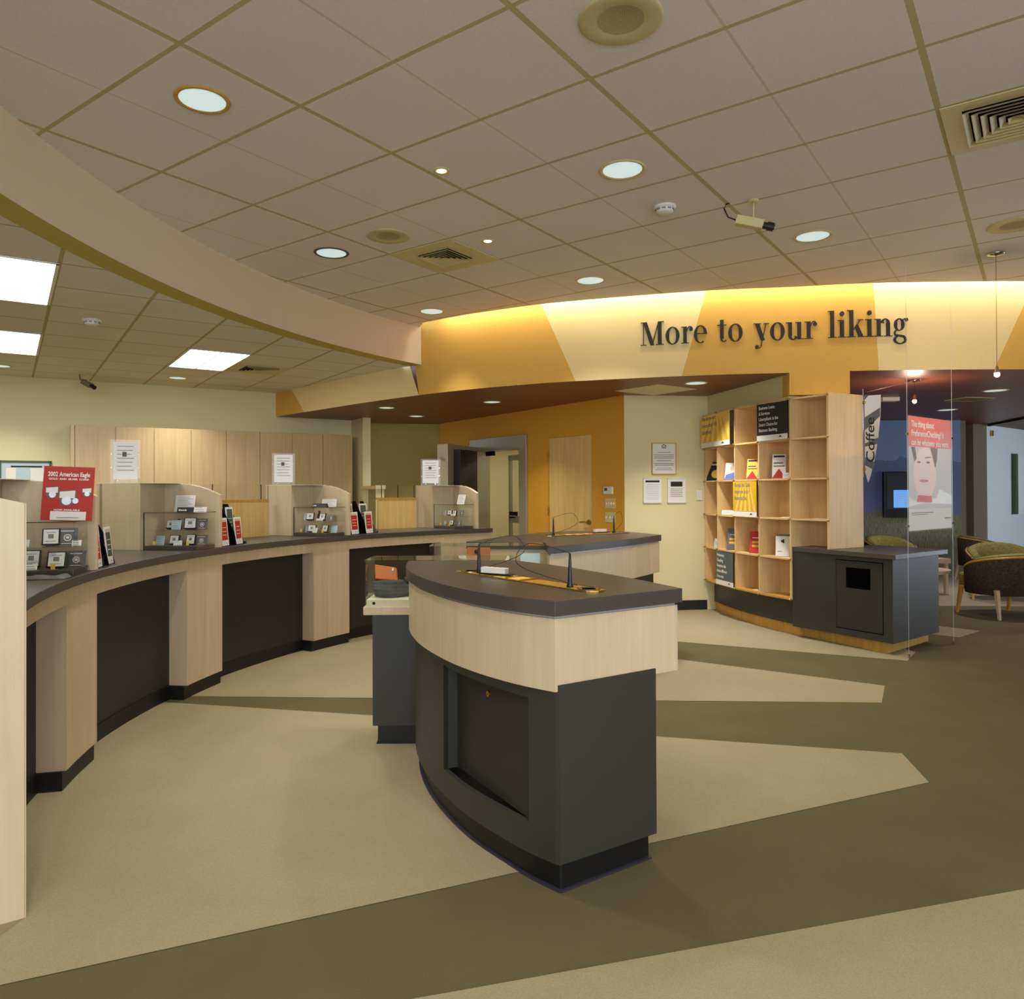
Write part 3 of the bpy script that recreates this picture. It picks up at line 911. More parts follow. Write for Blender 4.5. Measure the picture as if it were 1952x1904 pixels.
# brochure racks -----------------------------------------------------------
COLW = {2: 'nearest', 3: 'second', 4: 'third'}
for k in (2, 3, 4):
    th = ST[k]
    for c in (0, 1):
        x0 = 0.335 + c * 0.20
        lx, ly = st_world(th, x0, 0.012)
        t = thing('brochure_rack', 'clear stepped brochure rack on the counter by the %s divider, %s of the pair' % (COLW[k], ('left', 'right')[c]), 'rack', (lx, ly, HT + 0.001), st_frame(th)[1], 'brochure racks beside the dividers')
        q = MB().mat(BLACKM)
        q.extr([(0.0, 0.0), (0.17, 0.0), (0.17, 0.30), (0.13, 0.30), (0.02, 0.10)], 0.0, 0.003, 'x')
        q.extr([(0.0, 0.0), (0.17, 0.0), (0.17, 0.30), (0.13, 0.30), (0.02, 0.10)], 0.109, 0.112, 'x')
        q.build('side_panel', t)
        q = MB().mat(ACRYL).box(0.003, 0.109, 0.0, 0.003, 0.0, 0.06).box(0.003, 0.109, 0.06, 0.063, 0.06, 0.15).box(0.003, 0.109, 0.155, 0.158, 0.0, 0.25).box(0.003, 0.109, 0.0, 0.17, 0.0, 0.003)
        q.build('pocket', t)
        q = MB().mat(CHROME)
        for z in (0.06, 0.15): q.tube([(0.112, 0.05, z), (0.130, 0.05, z)], 0.003, 6)
        q.build('connector', t)
        for tier in (0, 1):
            m = GREENP if (k == 2 and c == 1) else RED
            z0 = HT + (0.006 if tier == 0 else 0.065)
            yy = 0.018 if tier == 0 else 0.080
            bx, by = st_world(th, x0 + 0.056, yy)
            b = thing('brochure', '%s slim brochure with white border, %s tier of the %s rack %s' % ('dark green' if m is GREENP else 'red', ('front', 'rear')[tier], COLW[k], ('on the left', 'on the right')[c]), 'brochure', (bx, by, z0), st_frame(th)[1], 'slim brochures in the counter racks')
            T = Matrix.Rotation(rad(-6), 4, 'X')
            hh = 0.20 if tier == 0 else 0.215
            q = MB().mat(PAPER); q.T = T; q.box(-0.05, 0.05, 0, 0.006, 0, hh); q.build('booklet', b)
            q = MB().mat(m if tier == 0 else GREENP); q.T = T; q.box(-0.039, 0.039, -0.0008, 0, 0.04, hh - (0.03 if tier == 0 else 0.015)); pn = q.build('cover_print', b)
            q = MB().mat(PAPER); q.T = T
            for z in (0.075, 0.10, 0.128): q.box(-0.03, 0.03 - 0.006 * (z * 100 % 3), -0.0014, -0.0008, z, z + 0.0035)
            q.mat(BLUEP).box(0.01, 0.018, -0.0014, 0, 0.015, 0.021)
            if tier == 0: q.mat(SKIN).box(-0.039, 0.039, -0.0014, -0.0008, hh - 0.03, hh - 0.012)
            q.build('printed_lines', pn)

# pens on coiled cords lying past the racks
for k in (3, 4):
    (px_, py_) = st_world(ST[k], 0.72, 0.06)
    t = thing('counter_pen', 'black pen base on the counter past the %s brochure rack' % COLW[k], 'pen holder', (px_, py_, HT + 0.001), 0, 'small pen holders on the teller counter')
    q = MB().mat(BLACK); q.sm = True; q.lathe([(0.001, 0), (0.028, 0), (0.026, 0.008), (0.008, 0.016), (0.001, 0.018)], n=18); q.build('base', t)
    q = MB().mat(BLACKM); q.tube([(0, 0, 0.012), (-0.01, 0.0, 0.05), (-0.03, 0.01, 0.09)], 0.0035, 6); q.build('pen', t)
    q = MB().mat(BLACK); q.tube([(0.01 + 0.02 * math.cos(i * 0.9), 0.02 * math.sin(i * 0.9), 0.004 + 0.001 * i) for i in range(16)], 0.0015, 5); q.build('cord', t)

# acrylic sign holders on top of the dividers
SG = {3: ('nearest', 0.15, 0.275, 0.60), 4: ('middle', 0.165, 0.265, 0.62), 5: ('far', 0.175, 0.265, 0.60)}
for k, (wd, w_, h_, y) in SG.items():
    wx, wy = st_world(ST[k], 0.10, y)
    ang = math.atan2(wx, wy) * -1
    t = thing('sign_holder', 'clear acrylic sign holder with printed notice on the %s privacy divider' % wd, 'sign', (wx, wy, HT + 0.456), ang * 0.7, 'acrylic notices on the dividers')
    q = MB().mat(ACRYL).box(-w_ / 2 - 0.02, w_ / 2 + 0.02, 0, 0.003, 0, h_ + 0.025); q.box(-w_ / 2 - 0.02, w_ / 2 + 0.02, 0.006, 0.009, 0, h_ + 0.025); q.build('acrylic_sheet', t)
    q = MB().mat(PAPER).box(-w_ / 2, w_ / 2, 0.0035, 0.0055, 0.025, h_ + 0.01); pg = q.build('page', t)
    q = MB().mat(INKG)
    for i in range(7):
        z = h_ * (0.93 - 0.10 * i)
        q.box(-w_ * 0.34, w_ * (0.36 - 0.05 * (i % 3)), -0.0006, -0.0002, z - 0.006, z) if False else q.box(-w_ * 0.34, w_ * (0.36 - 0.05 * (i % 3)), 0.0029, 0.0036, z - 0.005, z)
    q.mat(INK).box(-w_ * 0.12, w_ * 0.06, 0.0028, 0.0036, h_ * 0.66, h_ * 0.78)
    q.build('printed_lines', pg)
    q = MB().mat(CHROME)
    for sx in (-1, 1):
        for z in (h_ * 0.38, h_ * 0.72): q.sphere((sx * (w_ / 2 + 0.008), -0.002, z), 0.005, 5)
    for sx in (-0.3, 0.3): q.sphere((sx * w_, -0.002, 0.015), 0.005, 5)
    q.build('standoff', t)

# crumpled dark tray liner lying on the counter before the nearest case
wx, wy = st_world(ST[2], -0.055, 0.24)
t = thing('folded_cloth', 'crumpled dark folded sheet on the counter in front of the nearest coin case', 'cloth', (wx, wy, HT + 0.001), st_frame(ST[2])[1])
q = MB().mat(GREYP); q.sm = True
nx, ny = 14, 24
v = []
for i in range(nx + 1):
    for j in range(ny + 1):
        x = -0.05 + 0.10 * i / nx; y = -0.22 + 0.40 * j / ny
        z = 0.006 + 0.010 * abs(math.sin(9 * y + 20 * x) * math.cos(31 * y)) + 0.004 * random.random()
        if i in (0, nx) or j in (0, ny): z = 0.001
        v.append((x, y, z))
q.add(v, [(i * (ny + 1) + j, (i + 1) * (ny + 1) + j, (i + 1) * (ny + 1) + j + 1, i * (ny + 1) + j + 1) for i in range(nx) for j in range(ny)])
q.mat(BLACK).add([(-0.05, -0.22, 0), (0.05, -0.22, 0), (0.05, 0.18, 0), (-0.05, 0.18, 0)], [(0, 3, 2, 1)])
q.build('sheet', t, recalc=False)

# low screens at the back edge of the counter between the dividers
for (a, b, lab, gap) in ((167.0, 151.2, 'low maple screen with glass panes at the back of the counter, left one', 0), (135.0, 129.2, 'low maple screen with glass panes at the back of the counter, right one', 0)):
    r = TR + 0.60
    c = arc(TC, r, a, b, 14)
    ox, oy = c[0]
    t = thing('counter_screen', lab, 'screen', (ox, oy, HT + 0.001), 0, 'low screens behind the teller counter')
    f = lambda P_: [(x - ox, y - oy) for x, y in P_]
    q = MB().mat(MAPLE_D); q.slab(f(c), f(arc(TC, r + 0.03, a, b, 14)), 0, 0.305); q.build('panel', t)
    q = MB().mat(GOLDWOOD); q.slab(f(arc(TC, r - 0.004, a, b, 14)), f(arc(TC, r + 0.05, a, b, 14)), 0.305, 0.325); q.build('rail', t)
    q = MB().mat(GLASS); q.slab(f(arc(TC, r + 0.012, a, b, 14)), f(arc(TC, r + 0.018, a, b, 14)), 0.325, 0.45); q.build('pane', t)
    for i in (1, 7, 13):
        p0, p1 = c[i], arc(TC, r + 0.02, a, b, 14)[i]
        q = MB().mat(BLACKM); q.tube([(p0[0] - ox + 0.004, p0[1] - oy, 0.325), (p0[0] - ox + 0.004, p0[1] - oy, 0.455)], 0.004, 6); q.build('post', t)
# monitor peeking over behind the third rack
wx, wy = st_world(ST[4], 0.60, 0.52)
t = thing('monitor', 'back of a small black monitor on the counter behind the third brochure rack', 'monitor', (wx, wy, HT + 0.001), st_frame(ST[4])[1] + 0.3)
q = MB().mat(BLACK).box(-0.07, 0.07, -0.05, 0.05, 0, 0.015); q.build('foot', t)
q = MB().mat(BLACK).box(-0.015, 0.015, -0.015, 0.015, 0.015, 0.20); q.build('stem', t)
q = MB().mat(BLACK).box(-0.11, 0.11, -0.03, 0.03, 0.19, 0.385); q.build('housing', t, bevel=0.01)

# ================================================================== CHECK-WRITING ISLANDS
def desk_pen(label, loc, rz, h=0.215, curl=1):
    t = thing('desk_pen', label, 'pen holder', loc, rz, 'corded pen holders on the islands')
    q = MB().mat(BLACK); q.sm = True
    q.lathe([(0.001, 0.0), (0.014, 0.0), (0.013, 0.008), (0.0095, 0.02), (0.0055, h * 0.8), (0.0035, h), (0.001, h)], n=14); q.build('stand', t)
    pts = []
    for i in range(34):
        s_ = i / 33
        x = curl * (-0.22 * math.sin(PI * s_ * 1.05) * (1 - 0.15 * s_))
        z = h + 0.035 * math.sin(PI * min(1, s_ * 2.2)) - (h - 0.006) * max(0, (s_ - 0.25) / 0.75) ** 1.1
        y = 0.05 * s_ + 0.03 * math.sin(5 * s_)
        pts.append((x, y, max(z, 0.004)))
    q = MB().mat(BLACK); q.tube(pts, 0.0016, 6); q.build('cord', t, smooth=True)
    return t
def form_tray(label, loc, rz, L=0.72, W=0.11):
    """oval gold-rimmed inset with form pockets"""
    t = thing('form_tray', label, 'tray', loc, rz, 'gold rimmed form trays on the islands')
    def oval(l, w_, n=10):
        r = w_ / 2
        return [(l / 2 - r + r * math.cos(a), r * math.sin(a)) for a in [(-PI / 2 + PI * i / n) for i in range(n + 1)]] + [(-l / 2 + r + r * math.cos(a), r * math.sin(a)) for a in [(PI / 2 + PI * i / n) for i in range(n + 1)]]
    q = MB().mat(GOLDWOOD); q.prism(oval(L, W), 0, 0.002); q.build('inlay', t)
    a, b = oval(L, W, 12), oval(L - 0.012, W - 0.012, 12)
    n = len(a)
    q = MB().mat(BRASS)
    q.add([(x, y, 0.0045) for x, y in a] + [(x, y, 0.0045) for x, y in b], [(i, (i + 1) % n, n + (i + 1) % n, n + i) for i in range(n)])
    q.add([(x, y, 0.0) for x, y in a] + [(x, y, 0.0045) for x, y in a], [(i, (i + 1) % n, n + (i + 1) % n, n + i) for i in range(n)])
    q.build('rim', t, recalc=False)
    for s_ in (-1, 1):
        q = MB().mat(CHROME)
        q.lathe([(0.045, 0.002), (0.045, 0.006), (0.038, 0.006), (0.038, 0.002)], (s_ * (L / 2 - 0.07), 0, 0), 24, True)
        q.build('end_ring', t)
        q = MB().mat(DEEP); q.cyl((s_ * (L / 2 - 0.07), 0), 0.026, 0.002, 0.0042, 20); q.build('slot', t)
    for i in range(4):
        cx = -L / 2 + 0.20 + i * 0.10
        q = MB().mat(BRASS); q.box(cx - 0.002, cx + 0.002, -W * 0.4, W * 0.4, 0.002, 0.008); q.build('divider_bar', t)
    q = MB().mat(YELL)
    for i in range(3): q.box(-L / 2 + 0.206 + i * 0.10, -L / 2 + 0.292 + i * 0.10, -W * 0.34, W * 0.34, 0.002, 0.0052)
    q.build('forms', t)
    return t
def white_box(label, loc, rz):
    t = thing('desk_calendar', label, 'calendar', loc, rz, 'white block calendars on the islands')
    q = MB().mat(BLACK).box(-0.075, 0.085, -0.018, 0.018, 0, 0.006); q.build('base', t)
    q = MB().mat(WHITE).box(-0.07, 0.055, -0.015, 0.015, 0.006, 0.030).box(-0.035, 0.055, -0.013, 0.013, 0.0065, 0.027)
    q.build('block', t, bevel=0.001)
    return t
HI = 0.985
def island(label, outline, z_w0, door=None, loc=(0, 0)):
    """outline: closed plan list (world), first edge = end facing the room"""
    ox, oy = loc
    t = thing('service_island', label, 'island', (ox, oy, 0), 0, 'curved service islands in the lobby')
    P_ = [(x - ox, y - oy) for x, y in outline]
    a = sum(P_[i][0] * P_[(i + 1) % len(P_)][1] - P_[(i + 1) % len(P_)][0] * P_[i][1] for i in range(len(P_)))
    if a < 0: P_ = P_[::-1]
    def inset(pts, d):
        n = len(pts); out = []
        for i in range(n):
            p0, p1, p2 = pts[i - 1], pts[i], pts[(i + 1) % n]
            d1 = Vector((p1[0] - p0[0], p1[1] - p0[1])).normalized(); d2 = Vector((p2[0] - p1[0], p2[1] - p1[1])).normalized()
            n1 = Vector((-d1.y, d1.x)); n2 = Vector((-d2.y, d2.x))
            b = (n1 + n2); b = b / max(0.35, (b.length_squared / 2))
            out.append((p1[0] + b.x * d, p1[1] + b.y * d))
        return out
    q = MB().mat(TOP).prism(P_, HI - 0.052, HI); q.build('top', t, bevel=0.002)
    q = MB().mat(ALU).prism(inset(P_, 0.022), HI - 0.062, HI - 0.052); q.build('reveal_strip', t)
    q = MB().mat(MAPLE).prism(inset(P_, 0.014), z_w0, HI - 0.062); q.build('maple_band', t, bevel=0.001)
    return t, P_, inset
def lengths(c):
    s_ = [0]
    for p, r in zip(c, c[1:]): s_.append(s_[-1] + math.hypot(r[0] - p[0], r[1] - p[1]))
    return s_
# near island -----------------------------------------------------------
A, B = (0.172, 2.475), (0.672, 2.79)
left = cr([A, (0.04, 2.585), (-0.10, 2.745), (-0.24, 2.965), (-0.38, 3.28), (-0.47, 3.62), (-0.505, 3.965)], 6)
right = cr([(0.06, 3.965), (0.20, 3.77), (0.33, 3.56), (0.46, 3.30), (0.57, 3.05), B], 5)
LO = (0.05, 3.2)
t, P_, inset = island('near island with maple band, dark cabinet and recessed locked door', left + right, 0.678, loc=LO)
lo = lambda pts: [(x - LO[0], y - LO[1]) for x, y in pts]
def soft(d0, d1, p0, n=10):
    full = [offset(left, -(d0 + (d1 - d0) * min(1, i / n)))[i] for i in range(len(left))]
    full[0] = p0
    return full
fb = soft(0.020, 0.045, (0.187, 2.495))
rb = [(0.02, 3.92), (0.15, 3.72), (0.29, 3.45), (0.42, 3.12), (0.558, 2.727)]
q = MB().mat(DARK)
core = offset(left, -0.13)
q.prism(lo([(0.21, 2.53)] + core[4:] + rb), 0.10, 0.70)
i0, i1 = 5, 20                                   # stations of the flank between which the door is recessed
inn = offset(fb, -0.02)
q.slab(lo(fb), lo(inn), 0.10, 0.205)
q.slab(lo(fb), lo(inn), 0.635, 0.70)
q.slab(lo(fb[:i0 + 1]), lo(inn[:i0 + 1]), 0.205, 0.635)
q.slab(lo(fb[i1:]), lo(inn[i1:]), 0.205, 0.635)
q.prism(lo([fb[0], inn[0], (0.54, 2.76), (0.558, 2.727)]), 0.10, 0.70)
q.prism(lo([inn[i1], fb[i1], offset(fb, -0.075)[i1 + 1], offset(fb, -0.075)[i1]]), 0.205, 0.635)
q.prism(lo([fb[-1], rb[0], (-0.05, 3.85), (-0.40, 3.85)]), 0.10, 0.70)
q.build('cabinet', t)
# recessed door
dA, dB = offset(fb, -0.012)[i0], offset(fb, -0.062)[i1]
dl = math.hypot(dB[0] - dA[0], dB[1] - dA[1]); dd = ((dB[0] - dA[0]) / dl, (dB[1] - dA[1]) / dl)
dn = (dd[1], -dd[0])
q = MB().mat(DARKPANEL)
q.prism(lo([dA, dB, (dB[0] + dn[0] * 0.02, dB[1] + dn[1] * 0.02), (dA[0] + dn[0] * 0.02, dA[1] + dn[1] * 0.02)]), 0.208, 0.632)
door = q.build('door', t)
kx, ky = dA[0] + dd[0] * dl * 0.52, dA[1] + dd[1] * dl * 0.52
q = MB().mat(BRASS)
q.T = Matrix.Translation((kx - LO[0], ky - LO[1], 0.575)) @ Matrix.Rotation(math.atan2(-dn[0], dn[1]) + PI, 4, 'Z') @ Matrix.Rotation(rad(-90), 4, 'X')
q.T = Matrix.Translation((kx - LO[0], ky - LO[1], 0.575)) @ Vector((-dn[0], -dn[1], 0)).to_track_quat('Z', 'Y').to_matrix().to_4x4()
q.cyl((0, 0), 0.0115, -0.002, 0.008, 18)
q.mat(DEEP).box(-0.0014, 0.0014, -0.005, 0.005, 0.0075, 0.0084)
k_ = q.build('lock', door); k_['label'] = 'small round brass lock'
q = MB().mat(RUBBER)
tb = soft(0.045, 0.075, (0.196, 2.522))
toe = tb + [(0.0, 3.90), (0.12, 3.70), (0.26, 3.45), (0.39, 3.12), (0.532, 2.752)]
q.prism(lo(toe), 0.0, 0.10)
q.build('toe_kick', t)
q = MB().mat(LIP)
cove = soft(0.032, 0.062, (0.192, 2.508))
q.prism(lo(cove + [(0.0, 3.91), (0.13, 3.70), (0.27, 3.45), (0.40, 3.12), (0.543, 2.742)]), 0.0, 0.008)
q.build('base_lip', t)

# display case attached behind each island --------------------------------
def show_case(label, x0, x1, y0, y1, ped, lift=0.0):
    t = thing('glass_showcase', label, 'display case', ((x0 + x1) / 2, (y0 + y1) / 2, 0), 0, 'glass showcases joined to the islands')
    a, b, c, d = x0 - t.location.x, x1 - t.location.x, y0 - t.location.y, y1 - t.location.y
    q = MB().mat(DARK).box(ped[0] - t.location.x, ped[1] - t.location.x, c + 0.015, d - 0.01, 0.10, 0.695); q.build('pedestal', t)
    q = MB().mat(RUBBER).box(ped[0] - t.location.x + 0.025, ped[1] - t.location.x - 0.02, c + 0.03, d - 0.03, 0.0, 0.10)
    q.box(ped[0] - t.location.x + 0.018, ped[1] - t.location.x - 0.02, c + 0.022, d - 0.03, 0.0, 0.008); q.build('toe_kick', t)
    q = MB().mat(MAPLE_C).box(a, b, c - 0.012, d, 0.695, 0.740); q.build('ledge', t, bevel=0.004)
    q = MB().mat(LINER).box(a + 0.016, b - 0.01, c + 0.006, d - 0.01, 0.740, 0.775); pl_ = q.build('plinth', t)
    q = MB().mat(BLACKM); q.T = Matrix.Translation((a + 0.055, c + 0.006, 0.757)) @ Matrix.Rotation(rad(90), 4, 'X'); q.cyl((0, 0), 0.008, -0.001, 0.006, 16); q.build('lock', pl_)
    g = 0.005
    for nm, bb in (('glass_front', (a + 0.01, b - 0.006, c, c + g, 0.742, 0.980)), ('glass_side', (a + 0.006, a + 0.006 + g, c + g, d, 0.742, 0.980)), ('glass_side', (b - 0.01, b - 0.01 + g, c + g, d, 0.742, 0.980)), ('glass_back', (a + 0.012, b - 0.012, d - g, d, 0.742, 0.980))):
        MB().mat(GLASS).box(*bb).build(nm, t)
    MB().mat(GLASSG).box(a + 0.004, b - 0.004, c - 0.001, d, 0.980, 0.986).build('glass_top', t)
    return t
show_case('glass showcase on dark pedestal with a tan wallet, joined to the near island', -0.745, 0.09, 3.975, 4.26, (-0.70, 0.05))
show_case('glass showcase with leaning papers, joined to the far island', -0.50, 0.285, 5.0, 5.30, (-0.44, 0.26))
# contents of the near showcase
t = thing('wallet', 'tan leather wallet lying on grey felt in the near glass showcase', 'wallet', (-0.635, 4.12, 0.862), rad(-6))
q = MB().mat(PURSE); q.T = Matrix.Rotation(rad(-28), 4, 'X') @ Matrix.Rotation(rad(4), 4, 'Y')
q.extr([(-0.085, 0.0), (0.065, 0.0), (0.085, 0.0)][:0] or [(-0.072, 0.0), (0.055, 0.0), (0.035, 0.075), (-0.092, 0.085)], -0.012, 0.012, 'y')
q.build('cover', t, bevel=0.004)
q = MB().mat(ALU); q.T = Matrix.Rotation(rad(-28), 4, 'X'); q.box(0.018, 0.028, -0.016, -0.011, 0.05, 0.066); q.build('clasp', t)
t = thing('felt_pouch', 'crumpled grey felt bag under the tan wallet in the near glass showcase', 'bag', (-0.62, 4.12, 0.776), 0)
q = MB().mat(FELT); q.sm = True
n, m_ = 28, 12
v, f = [], []
for j in range(m_ + 1):
    for i in range(n):
        a = 2 * PI * i / n; h = j / m_
        r = (0.095 + 0.012 * math.sin(3 * a + 4 * h) + 0.006 * math.sin(9 * h * PI)) * (0.88 + 0.14 * math.sin(PI * min(1, h * 1.1)))
        if j == m_: r *= 0.55
        v.append((r * math.cos(a) * 1.05, r * math.sin(a) * 0.85, 0.088 * h + 0.004 * math.sin(5 * a) * h))
for j in range(m_):
    for i in range(n): f.append((j * n + i, j * n + (i + 1) % n, (j + 1) * n + (i + 1) % n, (j + 1) * n + i))
f.append(tuple(m_ * n + i for i in range(n))); f.append(tuple(range(n - 1, -1, -1)))
q.add(v, f); q.build('bag_body', t)
q = MB().mat(FELT); q.sm = True; q.tube([(0.08, 0.0, 0.085), (0.12, 0.01, 0.095), (0.16, 0.0, 0.115), (0.19, -0.01, 0.10)], 0.02, 10, 0.012); q.build('fold', t)
t = thing('dark_cloth', 'dark folded cloth behind the felt bag in the near glass showcase', 'cloth', (-0.47, 4.17, 0.776), 0)
q = MB().mat(BLACK); q.sm = True; q.sphere((0, 0, 0.05), 0.06, 10, 1.5, 0.8, 0.8); q.sphere((0.06, 0.0, 0.09), 0.04, 10, 1.3, 0.9, 0.9); q.build('fold', t)
# contents of the far showcase
t = thing('orange_bag', 'small orange bag with a black round knob in the far glass showcase', 'bag', (-0.165, 5.15, 0.776), 0)
q = MB().mat(PURSE); q.extr([(-0.082, 0.0), (0.082, 0.0), (0.075, 0.185), (-0.078, 0.185)], -0.03, 0.03, 'y'); q.build('body', t, bevel=0.006)
q = MB().mat(PURSE); q.box(-0.08, 0.08, -0.04, -0.03, 0.135, 0.19); q.build('flap', t, bevel=0.003)
q = MB().mat(BLACK); q.sm = True; q.sphere((-0.01, -0.05, 0.165), 0.02, 8); q.build('knob', t)
for i, (x, lab, w_, h_, ti, m) in enumerate(((0.19, 'white printed card leaning at the right end of the far showcase', 0.135, 0.15, 8, BLUEPALE), (0.02, 'slanting white leaflet in the middle of the far showcase', 0.07, 0.13, 40, PAPER), (-0.36, 'pale card at the left end of the far showcase', 0.12, 0.10, 4, PAPER))):
    t = thing('showcase_card', lab, 'card', (x, 5.14, 0.80 if i != 1 else 0.83), 0, 'cards in the far showcase')
    t.location.z = 0.776
    q = MB().mat(m); q.T = Matrix.Rotation(rad(-14), 4, 'X'); q.box(-w_ / 2, w_ / 2, 0, 0.003, 0.0, h_)
    if i == 1: q = MB().mat(m); q.T = Matrix.Translation((0, 0, 0.08)) @ Matrix.Rotation(rad(32), 4, 'Y') @ Matrix.Rotation(rad(-70), 4, 'X'); q.box(-0.012, 0.012, 0, 0.003, -0.02, 0.13); q.T = None; q.box(-0.02, 0.02, -0.02, 0.02, 0, 0.08)
    q.build('sheet', t)

# far island ------------------------------------------------------------
LO = (0.7, 5.9)
o2 = cr([(0.30, 4.93), (0.62, 5.26), (0.97, 5.68), (1.325, 6.22)], 6) + cr([(1.10, 6.80), (0.80, 6.86), (0.45, 6.72), (0.08, 6.20), (-0.27, 5.47)], 5) + [(0.30, 5.32)]
t, P_, inset = island('far island with grey top and maple band behind the near island', o2, 0.675, loc=LO)
q = MB().mat(DARK).prism(inset(P_, 0.06), 0.10, 0.675); q.build('cabinet', t)
q = MB().mat(RUBBER).prism(inset(P_, 0.10), 0.0, 0.10); q.build('toe_kick', t)

form_tray('gold rimmed oval form tray inlaid in the near island top', (0.085, 3.075, HI + 0.0005), math.atan2(-0.77, 0.56), 0.93, 0.115)
form_tray('gold rimmed oval form tray inlaid in the far island top', (0.71, 6.30, HI + 0.0005), math.atan2(0.50, 0.84), 0.90, 0.13)
desk_pen('black corded desk pen beside the white block on the near island', (-0.107, 3.335, HI + 0.001), rad(0), 0.13, -1)
desk_pen('black corded desk pen nearest the corner of the near island', (0.254, 2.82, HI + 0.001), 0, 0.13, 1)
desk_pen('black corded desk pen at the left end of the far island tray', (0.415, 6.10, HI + 0.001), 0, 0.15, -1)
desk_pen('black corded desk pen at the right end of the far island tray', (0.965, 6.46, HI + 0.001), 0, 0.15, -0.4)
white_box('white block calendar on black base on the near island', (-0.03, 3.20, HI + 0.009), math.atan2(-0.77, 0.56) + 0.35)
white_box('white block calendar on black base on the far island', (0.845, 6.42, HI + 0.009), math.atan2(0.50, 0.84))

# ================================================================== CUBBY SHELVES AND CABINET
CP = [(2.30, 8.45), (2.325, 8.06), (2.39, 7.66), (2.50, 7.26), (2.655, 6.87), (2.865, 6.53)]
t = thing('cubby_shelves', 'maple cubby shelving wall with brass corner knobs on a dark base', 'shelving', (2.5, 7.5, 0))
lo = lambda pts: [(x - 2.5, y - 7.5) for x, y in pts]
ZB, PIT = 0.345, 0.37
cn = []
for i, p in enumerate(CP):
    a_, b_ = CP[max(i - 1, 0)], CP[min(i + 1, 5)]
    dx, dy = b_[0] - a_[0], b_[1] - a_[1]; l = math.hypot(dx, dy)
    cn.append((-dy / l, dx / l))
BKV = [(p[0] + n_[0] * 0.24, p[1] + n_[1] * 0.24) for p, n_ in zip(CP, cn)]
BKV[0] = (2.56, 8.46)
def bot(i): return ZB if i < 5 else 0.835
for i in range(5):
    z0 = ZB if i < 4 else 0.835
    q = MB().mat(MAPLE_S)
    b0, b1 = BKV[i], BKV[i + 1]
    q.prism(lo([b0, b1, (b1[0] + cn[i][0] * 0.012, b1[1] + cn[i][1] * 0.012), (b0[0] + cn[i][0] * 0.012, b0[1] + cn[i][1] * 0.012)]), z0, ZB + 5 * PIT)
    q.build('back_panel', t)
for i, (p, n_) in enumerate(zip(CP, cn)):
    z0 = ZB if i < 5 else 0.835
    d = Vector((-n_[1], n_[0])) * 0.008
    b = BKV[i]
    q = MB().mat(MAPLE_S)
    q.prism(lo([(p[0] - d.x, p[1] - d.y), (p[0] + d.x, p[1] + d.y), (b[0] + d.x, b[1] + d.y), (b[0] - d.x, b[1] - d.y)]), z0, ZB + 5 * PIT)
    if i < 5: q.build('upright', t)
for i in range(5):
    for j in range(6):
        if i == 4 and j < 2: continue
        z = ZB + j * PIT
        q = MB().mat(GOLDWOOD if j in (0,) else MAPLE_S)
        q.prism(lo([CP[i], CP[i + 1], BKV[i + 1], BKV[i]]), z - 0.008, z + 0.008)
        q.build('shelf_board', t)
q = MB().mat(BRASS)
for i, p in enumerate(CP):
    for j in range(6):
        if i == 5 and j < 2: continue
        x, y = p[0] - cn[i][0] * 0.012, p[1] - cn[i][1] * 0.012
        k_ = MB().mat(BRASS); k_.sm = True
        k_.sphere((x - 2.5, y - 7.5, ZB + j * PIT), 0.011, 6)
        k_.build('brass_knob', t)
# deep maple end panel of the tall column
p5 = CP[5]; e5 = (3.285, 6.775)
dv = Vector((e5[0] - p5[0], e5[1] - p5[1])).normalized()
nv = Vector((-dv.y, dv.x)) * 0.02
q = MB().mat(MAPLE_S)
q.prism(lo([(p5[0] - 0.004, p5[1] - 0.006), (e5[0], e5[1]), (e5[0] + nv.x, e5[1] + nv.y), (p5[0] + nv.x, p5[1] + nv.y)]), 0.832, 2.215)
q.build('end_panel', t)
q = MB().mat(MAPLE_S).prism(lo([p5, e5, (3.05, 7.0), (2.72, 6.98)]), 2.19, 2.205); q.build('top_board', t)
# dark base and honey toe under the shelves
bc = cr([(p[0] + n_[0] * 0.10, p[1] + n_[1] * 0.10) for p, n_ in zip(CP[:5], cn)], 5)
bc[0] = (2.40, 8.45)
bb_ = [(x + 0.28, y + 0.06) for x, y in bc]
q = MB().mat(DARK).slab(lo(bc), lo(bb_), 0.10, 0.337); q.build('base', t)
tc_ = [(x + 0.015, y) for x, y in bc]
q = MB().mat(GOLDWOOD).slab(lo(tc_), lo([(x + 0.2, y + 0.04) for x, y in tc_]), 0.0, 0.10); q.build('toe_kick', t)

# low cabinet with the waste slot, at the end of the shelves
t = thing('waste_cabinet', 'low dark cabinet with black waste opening and grey overhanging top beside the cubby shelves', 'cabinet', (3.3, 6.7, 0))
lo = lambda pts: [(x - 3.3, y - 6.7) for x, y in pts]
K0, K1, K2 = (2.672, 6.868), (3.165, 6.045), (3.83, 6.545)
q = MB().mat(DARK).prism(lo([K0, K1, K2, (3.50, 7.05), (2.95, 7.15)]), 0.10, 0.79); q.build('body', t)
T0, T1, T2 = (2.66, 6.885), (3.145, 5.945), (3.80, 6.345)
TT = [(2.665, 6.875), (3.14, 5.955), (3.885, 6.50), (3.55, 7.02), (3.1, 7.1)]
q = MB().mat(TOP).prism(lo(TT), 0.79, 0.83); q.build('top', t, bevel=0.003)
f0 = Vector((K1[0] - K0[0], K1[1] - K0[1])); fl_ = f0.length; f0 = f0.normalized(); fn = Vector((f0.y, -f0.x))
if fn.x > 0: fn = -fn
def fp(u, o_=0.0): return (K0[0] + f0.x * u * fl_ + fn.x * o_ - 3.3, K0[1] + f0.y * u * fl_ + fn.y * o_ - 6.7)
